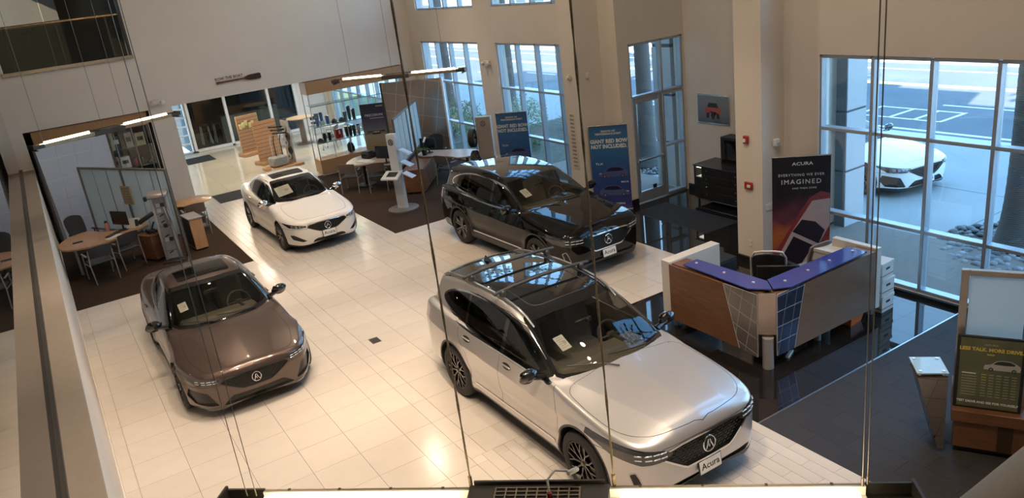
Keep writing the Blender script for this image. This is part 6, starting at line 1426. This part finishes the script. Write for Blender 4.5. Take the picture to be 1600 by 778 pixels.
for i, (x, z, s) in enumerate(((7.72, Z2, 'first blue tumbler from the left on the third shelf of the right case'), (7.87, Z2+.14, 'raised blue tumbler, second from the left in the right case'), (8.05, Z2, 'third blue tumbler from the left in the right case'))):
    tumbler(s, x, Y, z, M_bl, .24)
    if z > Z2: q = thing('display_riser', 'clear riser under the raised blue tumbler', 'riser', (x, Y, Z2)); MB().box((0, 0, .0695), (.12, .12, .139), bev=.004).build('block', mat('clear acrylic', (.5, .6, .62, 1), .1), q)
cap_('black cap beside the blue tumblers on the upper shelf', 8.27, Y, Z2, M_bk); cap_('second black cap, right of the first on the upper shelf', 8.52, Y, Z2, M_bk)
for i, (x, z, h, s) in enumerate(((8.66, Z2, .26, 'dark bottle right of the caps'), (8.80, Z2, .42, 'tall dark bottle in the middle of the upper shelf'), (8.95, Z2, .3, 'dark bottle right of the tall one on the upper shelf'))): tumbler(s, x, Y, z, M_bk, h)
cap_('black cap at the left end of the lower shelf', 7.70, Y, Z1, M_bk)
for x, s in ((7.86, 'first black mug right of the lower cap'), (8.02, 'second black mug right of the lower cap')): tumbler(s, x, Y, Z1, M_bk, .24)
t = thing('gift_box', 'red gift box on the lower shelf of the right case', 'box', (8.34, Y, Z1)); MB().box((0, 0, .15), (.24, .16, .30), bev=.01).build('body', M_rd, t); MB().box((0, -.083, .2), (.05, .005, .12)).build('print', M_wht, t)
for x, s in ((8.61, 'first of three black bottles on the lower shelf'), (8.74, 'middle of the three black bottles on the lower shelf'), (8.87, 'last of the three black bottles on the lower shelf')): tumbler(s, x, Y, Z1, M_bk, .30)
t = thing('backpack', 'black backpack on the maple base of the right case', 'bag', (8.65, Y, .5)); MB().box((0, 0, .16), (.22, .16, .32), bev=.06).build('body', M_bk, t); MB().box((0, -.09, .12), (.2, .04, .18), bev=.02).build('pocket', M_bk, t); MB().tube([(-.04, 0, .31), (0, 0, .36), (.04, 0, .31)], .01, 6).build('handle', M_bk, t)
tumbler('silver bottle at the right end of the lower shelf', 9.03, Y, Z1, M_steel, .30)
# left case goods
Yl = 15.46
for i, (x, z, w, h, m, s) in enumerate(((1.75, 1.02, .22, .3, M_bk, 'black box on the lower shelf of the left case'), (2.25, 1.02, .26, .22, M_card, 'white card box on the lower shelf of the left case'), (2.6, 1.02, .2, .16, mat('box grey', (.3, .3, .3, 1), .6), 'grey box at the right end of the left case'), (1.8, 1.5, .2, .34, mat('box tan', (.34, .22, .12, 1), .6), 'tan box on the middle shelf of the left case'), (2.05, 1.5, .26, .32, M_card, 'bright white box on the middle shelf of the left case'), (1.95, 2.05, .24, .4, M_bk, 'black box on the top shelf of the left case'), (2.28, 2.05, .2, .42, mat('box grey', None), 'pale grey box on the top shelf of the left case'), (2.58, 2.05, .26, .36, mat('box cream', (.5, .46, .32, 1), .6), 'cream box on the top shelf of the left case'))):
    t = thing('merchandise_box', s, 'box', (x, Yl, z)); MB().box((0, 0, h/2), (w, .18, h), bev=.006).build('box', m, t); MB().box((0, -.092, h*.55), (w*.6, .004, h*.3)).build('print', M_ink if m is not M_bk else M_wht, t)
cap_('dark cap on the lower middle of the left case', 2.02, Yl, 1.02, M_bk); cap_('dark cap at the right of the middle shelf', 2.72, Yl, 1.5, M_bk)
for x, s, m in ((2.32, 'maroon mug on the middle shelf of the left case', M_rd), (2.5, 'black bottle on the middle shelf of the left case', M_bk)): tumbler(s, x, Yl, 1.5, m, .22)
for k, (x, w) in enumerate(((.55, .35), (1.15, .45), (1.75, .3))):
    t = thing('merchandise_box', ('leftmost', 'middle', 'right')[k]+' cream carton high under the left case header', 'box', (x, Yl, 2.05)); MB().box((0, 0, .26), (w, .2, .52), bev=.006).build('box', mat('box cream', None), t); MB().box((0, -.102, .3), (w*.5, .004, .1)).build('print', M_ink, t)
# car poster in front of the right case
pp = thing('poster_stand', 'tall poster of cars on sand standing at the right end of the maple case', 'poster', (9.36, 14.66, .0), -.62)
MB().span((-.40, -.01, .0), (.40, .02, 2.0), bev=.004).build('board', gradmat('sand poster', [(0, (.20, .14, .07, 1)), (.38, (.30, .23, .13, 1)), (.52, (.30, .27, .21, 1)), (.62, (.12, .13, .17, 1)), (.8, (.035, .035, .075, 1)), (1, (.02, .02, .045, 1))], z1=2.0, noise=.12), pp); MB().box((0, .1, .01), (.6, .3, .02), bev=.005).build('foot', M_blk, pp)
MB().span((.1, -.013, 1.86), (.38, -.01, 1.96)).build('print_patch', M_ink, pp); tx(pp, 'ACURA', .06, M_wt, .24, -.014, 1.89, .01, 1.1); tx(pp, 'PRECISION', .105, M_wt, .02, -.012, 1.60, .0, 1.15); tx(pp, 'CRAFTED PERFORMANCE', .04, M_wt, .1, -.012, 1.52, 0, 1)
for x, z, s, f in ((-.22, 1.02, .15, 1), (.25, 1.02, .15, -1)): car_print(pp, x, -.0105, z, s, mat('print sand car', (.16, .12, .08, 1), .5), M_bt, M_bt, f)
MB().box((0.02, -.0115, 1.07), (.26, .002, .12)).build('car_print', M_ink, pp); MB().box((.02, -.0125, 1.09), (.2, .002, .03)).build('car_print', mat('print sand light', (.5, .45, .35, 1), .5), pp)
# merchandise stands
def slat(label, loc, rz, goods):
    t = thing('merchandise_stand', label, 'display stand', loc, rz); MB().box((0, 0, .06), (1.05, .62, .12), bev=.01).build('base', W_case, t); MB().box((0, .04, .8), (.9, .06, 1.42), bev=.01).build('back_board', W_case, t)
    for k in range(10): MB().box((0, .008, .22+.13*k), (.88, .006, .02)).build('slat_groove', W_brown, t)
    return t
rr = random.Random(2)
s1 = slat('oak slatwall stand with yellow goods in the lobby, left one', (6.98, 21.5, 0), .25, None)
for i in range(5):
    t = thing('folded_item', ('first', 'second', 'third', 'fourth', 'fifth')[i]+' pale yellow item hung on the left slatwall stand, counting from its left', 'merchandise', (6.65+.12*i, 21.35+.03*i, 1.12+.05*(i % 3))); MB().box((0, 0, 0), (.11, .08, .2), bev=.02).build('pack', mat('goods yellow', (.48, .42, .20, 1), .6), t); MB().tube([(0, .1, .12), (0, -.02, .12), (0, -.02, .09)], .006, 6).build('hook', M_steel, t)
t = thing('price_card', 'white card on the left slatwall stand', 'card', (7.15, 21.48, .78), .25); MB().box((0, -.02, 0), (.1, .01, .16)).build('card', M_paper, t); MB().box((0, -.027, .02), (.06, .003, .05)).build('print', M_ink, t)
s2 = slat('oak slatwall stand behind the grey accessory stack in the lobby', (7.0, 19.15, 0), .25, None)
ac = thing('wheel_stand', 'grey accessory stand with stacked wheels and parts in the lobby', 'display stand', (7.0, 17.75, 0), .2)
MB().box((0, 0, .05), (1.2, .8, .1), bev=.01).build('base', W_case, ac); MB().box((-.15, .0, .28), (.55, .45, .34), bev=.05).build('parts_case', mat('case grey', (.26, .26, .25, 1), .4), ac); MB().box((.42, .12, .8), (.06, .5, 1.5), bev=.01).build('panel', mat('display grey', None), ac)
for k in range(4): b = MB(); b.tube([(-.3+.12*k, 0, .45), (-.3+.12*k, 0, .95), (-.28+.12*k, -.05, 1.15)], .018, 8); b.build('bar', M_blk if k % 2 else M_tubes, ac)
for k in range(3): b = MB(); b.box((.05, -.1+.1*k, 1.2+.1*k), (.6, .06, .05), bev=.01, rz=.3, ry=.15); b.build('roof_bar', M_blk, ac)
for k in range(5): b = MB(); b.lathe([(.05, -.02), (.12, -.025), (.13, 0), (.12, .025), (.05, .02)], n=18, M=rotm(ry=PI/2), closed=True); b.v = [(x+.36, y+.12-.15*(k % 2), z+.3+.24*k) for x, y, z in b.v]; b.build('small_wheel', M_blk if k % 2 else M_tubes, ac)
# bar table and stools
M_top = mat('bar top', (.40, .32, .22, 1), .3)
t = thing('bar_table', 'round high table on a steel column in the lobby', 'table', (8.93, 21.3, 0)); MB().lathe([(0, 1.02), (.52, 1.02), (.54, 1.04), (.52, 1.06), (0, 1.06)], n=36).build('table_top', M_top, t); MB().cyl((0, 0, .03), (0, 0, 1.02), .11, n=18).build('column', mat('taupe chair shell', None), t); MB().lathe([(.34, 0), (.32, .025), (0, .04)], n=28).build('foot', mat('taupe chair shell', None), t)
def stool(label, x, y):
    t = thing('bar_stool', label, 'stool', (x, y, 0)); MB().box((0, 0, .74), (.38, .36, .05), bev=.02).build('seat', M_chair, t)
    for sx in (-1, 1):
        for sy in (-1, 1): MB().tube([(sx*.20, sy*.19, 0), (sx*.15, sy*.14, .72)], .014, 8).build('leg', M_tubes, t)
    MB().tube([(sx_*.18, sy_*.17, .28) for sx_, sy_ in ((-1, -1), (1, -1), (1, 1), (-1, 1))], .011, 6, True).build('foot_ring', M_tubes, t); MB().box((0, .19, .95), (.36, .03, .22), bev=.012).build('backrest', M_chair, t)
stool('dark bar stool left of the high table', 8.35, 21.6); stool('dark bar stool right of the high table', 9.5, 21.15)
guest_chair('taupe lounge chair seen through the glass display case', (9.3, 19.2, 0), PI*.8, M_taupe); guest_chair('taupe lounge chair farther right behind the display case', (10.1, 18.6, 0), PI*.9, M_taupe)
t = thing('lounge_table', 'low white table seen through the glass case', 'table', (9.75, 20.0, 0)); MB().lathe([(0, .70), (.45, .70), (.45, .73), (0, .73)], n=30).build('table_top', M_wht, t); MB().cyl((0, 0, 0), (0, 0, .7), .04, n=12).build('column', M_tubes, t)
t = thing('low_cabinet', 'low dark counter beyond the back glass', 'counter', (8.0, 25.6, 0)); MB().box((0, 0, .55), (2.4, .5, 1.1), bev=.01).build('body', mat('counter olive', (.10, .09, .06, 1), .5), t); MB().box((0, 0, 1.12), (2.5, .6, .04), bev=.005).build('top', M_ink, t)
for k, x in enumerate((6.2, 6.75, 7.3)):
    t = thing('bar_stool', ('leftmost', 'middle', 'rightmost')[k]+' pale legged stool in the dark room beyond the back glass', 'stool', (x, 26.2, 0)); MB().box((0, 0, .8), (.36, .36, .05), bev=.02).build('seat', M_ink, t)
    for sx in (-1, 1):
        for sy in (-1, 1): MB().tube([(sx*.18, sy*.18, 0), (sx*.14, sy*.14, .78)], .014, 6).build('leg', M_wht, t)
for k in range(5):
    t = thing('pennant', ('first', 'second', 'third', 'fourth', 'fifth')[k]+' black pennant hung at the lobby glass, counting from the left', 'pennant', (4.9+1.05*k, 24.36, 2.97)); MB().prism([(-.2, 0), (.2, 0), (0, -.55)], -.003, .003, Matrix(((1, 0, 0), (0, 0, -1), (0, 1, 0)))).build('cloth', M_bk, t); MB().cyl((-.24, 0, .0), (.24, 0, .0), .008, n=6).build('rod', M_bk, t)
# ------------------------------------------------------------------ hung strip lights, cables, foreground rail
M_fix = mat('fixture graphite', (.06, .055, .05, 1), .4, .4); M_fixl = mat('fixture bronze', (.32, .25, .17, 1), .35, .6); M_tube = emis('fluorescent tube', (1, .80, .48, 1), 9); M_wire = mat('steel wire', (.22, .20, .17, 1), .4, .7)
def strip(label, p0, p1, en, big=False):
    """two-tube uplight trough with a grilled ballast box between the tubes"""
    p0, p1 = Vector(p0), Vector(p1); d = p1-p0; L = d.length; t = thing('strip_light', label, 'hanging lamp', tuple(p0), math.atan2(d.y, d.x)); t.rotation_euler = (0, -math.asin(d.z/L), math.atan2(d.y, d.x))
    c0, c1 = L*.385, L*.59; eb = .20
    for a, b, nm in ((eb, c0, 'trough'), (c1, L-eb, 'trough')):
        MB().span((a, -.094, -.021), (b, .094, -.012)).build('reflector', M_wht, t); MB().span((a, .084, -.012), (b, .094, .030)).build('reflector', M_wht, t); MB().span((a, -.094, -.012), (b, -.084, .030)).build('reflector', M_wht, t)
        q = MB(); q.span((a, -.10, -.03), (b, .10, -.022)); q.span((a, -.11, -.03), (b, -.095, .03), bev=.002); q.span((a, .095, -.03), (b, .11, .03), bev=.002); q.build(nm, M_fixl, t)
        MB().cyl((a+.05, 0, .03), (b-.05, 0, .03), .036, n=12).build('tube', M_tube, t)
        for k in range(4): MB().box((a+(b-a)*(k+.5)/4, .1025, .031), (.012, .012, .006)).build('rivet', M_fix, t)
        l = bpy.data.lights.new('tube_light', 'AREA'); l.shape = 'RECTANGLE'; l.size = b-a-.1; l.size_y = .06; l.energy = en; l.color = (1, .78, .5); o = bpy.data.objects.new('tube_light', l); link(o, t); o.location = ((a+b)/2, 0, .05); o.rotation_euler = (PI, 0, 0)
    for a, b in ((0, eb), (L-eb, L)):
        q = MB(); q.span((a, -.11, -.03), (b, .11, -.02)); q.span((a, -.11, -.03), (b, -.098, .035)); q.span((a, .098, -.03), (b, .11, .035)); q.span((a if a == 0 else b-.012, -.11, -.03), (a+.012 if a == 0 else b, .11, .05)); q.build('end_box', M_fix, t)
    q = MB(); q.span((c0, -.12, -.05), (c1, .12, .035), bev=.006); q.build('ballast_box', M_fix, t); q = MB(); q.span((c0+.02, .118, -.05), (c1-.02, .13, .05)); q.build('side_plate', M_fix, t)
    g = MB(); g.span((c0+.12, -.09, .034), (c1-.12, .09, .04)); g.build('grille_plate', M_blk, t)
    mesh_ = MB()
    for k in range(9): mesh_.box((c0+.13+(c1-c0-.26)*k/8, 0, .043), (.006, .17, .006))
    for k in range(7): mesh_.box(((c0+c1)/2, -.08+.16*k/6, .043), (c1-c0-.25, .006, .006))
    o = mesh_.build('grille', M_fixl, t); o['kind'] = 'stuff'
    for x in (.05, L-.05): MB().cyl((x, -.13, -.05), (x, .13, -.05), .016, n=10).build('end_knob', M_fix, t)
    return t
n0, n1 = (.37, -5.72, 3.327), (2.783, -7.706, 3.285)
strip('large hanging strip light at the bottom edge, nearest the camera', n0, n1, 16)
strip('hanging strip light before the left office', (-.02, 7.08, 3.555), (2.69, 8.23, 3.555), 14); strip('hanging strip light before the bronze screen on the right', (6.25, 8.7, 3.55), (8.50, 6.40, 3.55), 14)
def lerp(a, b, t): return tuple(a[i]+(b[i]-a[i])*t for i in range(3))
def cable(label, x, y, z0, z1, r, m, twist=False, lean=(0, 0)):
    t = thing('hanging_cable', label, 'cable', (x, y, z0)); n = 40 if twist else 2; h = z1-z0
    if twist:
        for ph in (0, PI): b = MB(); b.tube([(r*.55*math.cos(k*1.9+ph)+lean[0]*k/n, r*.55*math.sin(k*1.9+ph)+lean[1]*k/n, h*k/n) for k in range(n+1)], r*.62, 5); b.build('strand', m, t)
        MB().cyl((0, 0, -.02), (0, 0, .05), r*1.6, n=10).build('clamp', m, t)
    else: b = MB(); b.tube([(0, 0, 0), (lean[0]*.5, lean[1]*.5, h*.5), (lean[0], lean[1], h)], r, 6); b.build('wire', m, t); MB().cyl((0, 0, -.01), (0, 0, .03), r*2.2, n=8).build('clamp', m, t)
    return t
M_rope = mat('braided cable', (.30, .235, .14, 1), .7, var=.3, scale=60); M_black = mat('black cable', (.02, .018, .015, 1), .6)
q = lerp(n0, n1, .385); cable('thick braided cable at the left of the ballast box of the nearest lamp', q[0]+.08, q[1]+.09, q[2]+.03, 9, .0055, M_rope, True)
q = lerp(n0, n1, .595); cable('thick braided cable at the right of the ballast box of the nearest lamp', q[0]+.08, q[1]+.09, q[2]+.03, 9, .0055, M_rope, True)
for k, (tt, off, s) in enumerate(((.040, .06, 'left wire of the pair at the left end of the nearest lamp'), (.055, .06, 'right wire of the pair at the left end of the nearest lamp'), (.929, .09, 'left wire of the pair at the right end of the nearest lamp'), (.936, .10, 'right wire of the pair at the right end of the nearest lamp'))):
    q = lerp(n0, n1, tt); cable(s, q[0]+off*.7, q[1]+off*.7, q[2]+.04, 9, .0018 if k < 2 else .0026, M_wire)
L0, L1 = (-.02, 7.08, 3.555), (2.69, 8.23, 3.555)
for k, tt in enumerate((.08, .46, .62)): q = lerp(L0, L1, tt); cable(('left', 'middle', 'right')[k]+' thin wire holding the strip light of the left office', q[0], q[1], q[2]+.05, 9, .004, M_wire)
R0, R1 = (6.25, 8.7, 3.55), (8.50, 6.40, 3.55)
for k, tt in enumerate((.14, .46, .85)): q = lerp(R0, R1, tt); cable(('left', 'middle', 'right')[k]+' thin wire holding the strip light before the bronze screen', q[0], q[1], q[2]+.05, 9, .004, M_wire)
# electrical tag of the nearest lamp
t = thing('wire_connector', 'white wires with plug lying on the nearest lamp', 'wire', tuple(lerp(n0, n1, .52))); b = MB(); b.tube([(-.02, .04, .03), (.0, .08, .10), (.05, .09, .12), (.10, .06, .11)], .006, 6); b.build('wire', M_wht, t); MB().box((.12, .05, .105), (.06, .025, .02), bev=.006).build('plug', M_wht, t); MB().box((-.02, .04, .045), (.02, .02, .04), bev=.004).build('cap', mat('alarm red', None), t)
# rail close to the camera, lower right
r_ = thing('gallery_rail', 'pale gallery rail close to the camera at the lower right corner', 'rail', (.689, -8.979, 5.087))
b = MB(); b.tube([(-.12, .04, -.072), (0, 0, 0), (.04, -.013, .024), (.30, -.1, .18), (.6, -.2, .2)], .058, 20); b.build('rail', mat('pale rail', (.36, .32, .27, 1), .5), r_)
MB().cyl((.5, -.17, -.4), (.5, -.17, .16), .02, n=10).build('bracket', M_steel, r_)
# ------------------------------------------------------------------ the cars
silver = paint('silver paint', (.57, .55, .54, 1), .7, .34, .1); black_p = paint('black paint', (.004, .0035, .0035, 1), 0, .2, spec=0)
bronze = paint('bronze paint', (.105, .072, .060, 1), .65, .3, .1); white_p = paint('white paint', (.80, .77, .72, 1), 0, .3)
RZ = -PI/2; CARS = {}    # noses point to -y
CARS['silver'] = build_car(MDX, finish(silver, fin=mat('piano black', None)), 'silver suv with black roof and roof bars, nearest car', (5.13, -3.14, 0), RZ)
CARS['black'] = build_car(MDX, finish(black_p, style='twin', nsp=5, wheel=mat('machined wheel', (.16, .15, .14, 1), .25, .8), seatm=mat('beige leather seat', (.20, .17, .11, 1), .5)), 'black suv parked before the blue banners', (8.40, 2.60, 0), RZ+.02)
CARS['bronze'] = build_car(TLX, finish(bronze, plate=False, gmesh=mat('grille dash dark', (.02, .02, .02, 1), .2), dlotrim=mat('piano black', None), clad=mat('piano black', None), seatm=mat('olive leather seat', (.13, .12, .075, 1), .5)), 'dark bronze sedan at the left of the floor', (1.83, 2.38, 0), RZ)
CARS['white'] = build_car(ILX, finish(white_p, mirror=mat('chrome', None), style='twin', nsp=5, wheel=mat('machined wheel', None)), 'white sedan on the plank aisle between the carpets', (5.13, 8.63, 0), RZ+.016)
build_car(TLX, finish(white_p), 'white sedan parked outside beyond the right windows', (15.98, 1.0, -.06), -1.70)
# ------------------------------------------------------------------ roof rails and bars of the silver suv, sheets behind the windshields
M_rail = mat('satin silver', None); M_bar = mat('charcoal plastic', None)
rc_, f_ = CARS['silver']
def roofpt(x, y): return Vector(solve(f_, (x, y, 2.2), (x, y, 1.0))[0])
for sg in (-1, 1):
    pts = []
    for x in np.linspace(-1.25, -3.62, 16):
        e = abs((x+2.43)/1.19); p = roofpt(x, sg*(.625-.035*max(0, (-x-2.6)))); pts.append(p+Vector((0, 0, .034 if e < .93 else .012)))
    b = MB(); b.tube(pts, [.012]+[.019]*14+[.012], 8); b.build('roof_rail', M_rail, rc_)
    for x in (-1.95, -2.75):
        p = roofpt(x, sg*.615); b = MB(); b.box((0, 0, .075), (.09, .07, .10), bev=.02); b.build('bar_foot', M_bar, rc_, tuple(p))
for x in (-1.95, -2.75):
    a, c = roofpt(x, -.70), roofpt(x, .70); z = roofpt(x, 0).z+.105; b = MB()
    b.tube([(x, -.74, z-.035), (x, -.45, z-.008), (x, 0, z+.004), (x, .45, z-.008), (x, .74, z-.035)], .022, 10); b.build('cross_bar', M_bar, rc_)
# panoramic roof outline
ol = []
for t in np.arange(48)*2*PI/48:
    c, s = math.cos(t), math.sin(t); e = (abs(c)**6+abs(s)**6)**(-1/6); ol.append(roofpt(-1.86+.36*c*e, .46*s*e)+Vector((0, 0, .001)))
b = MB(); b.tube(ol, .006, 5, True); b.build('sunroof_seal', mat('seal grey', (.05, .048, .046, 1), .5), rc_)
M_sheet = mat('price sheet', (.75, .74, .70, 1), .6); M_sprint = mat('price sheet print', (.48, .48, .45, 1), .7)
for key, y0, z0, w, h, label in (('silver', -.46, 1.35, .13, .22, 'white price sheet behind the windshield of the silver suv'), ('black', -.46, 1.36, .15, .24, 'white price sheet behind the windshield of the black suv'), ('bronze', -.50, 1.14, .13, .20, 'white price sheet behind the windshield of the bronze sedan'), ('white', -.34, 1.17, .36, .36, 'large white price sheet behind the windshield of the white sedan')):
    root, ff = CARS[key]; p = Vector(solve(ff, (.8, y0, z0), (-2.4, y0, z0))[0]); n = Vector(grad(ff, np.array([p]))[0]).normalized()
    up = Vector((-n.z, 0, n.x)); up = (up-n*up.dot(n)).normalized(); side = up.cross(n)
    Mw = root.matrix_basis.copy(); R3 = Matrix((side, up, n)).transposed()
    t = thing('price_sheet', label, 'price sheet', tuple(Mw @ (p-n*.02))); t.rotation_euler = (Mw.to_3x3() @ R3).to_euler()
    MB().box((0, 0, 0), (w, h, .002)).build('sheet', M_sheet, t)
    for k in range(6): MB().box((-.02*w, h*(.38-.14*k), .0015), (w*(.75 if k % 2 else .55), h*.05, .001)).build('printed_line', M_sprint, t)
    MB().box((.22*w, -.02*h, .0016), (w*.3, h*.22, .001)).build('print_patch', M_sprint, t)
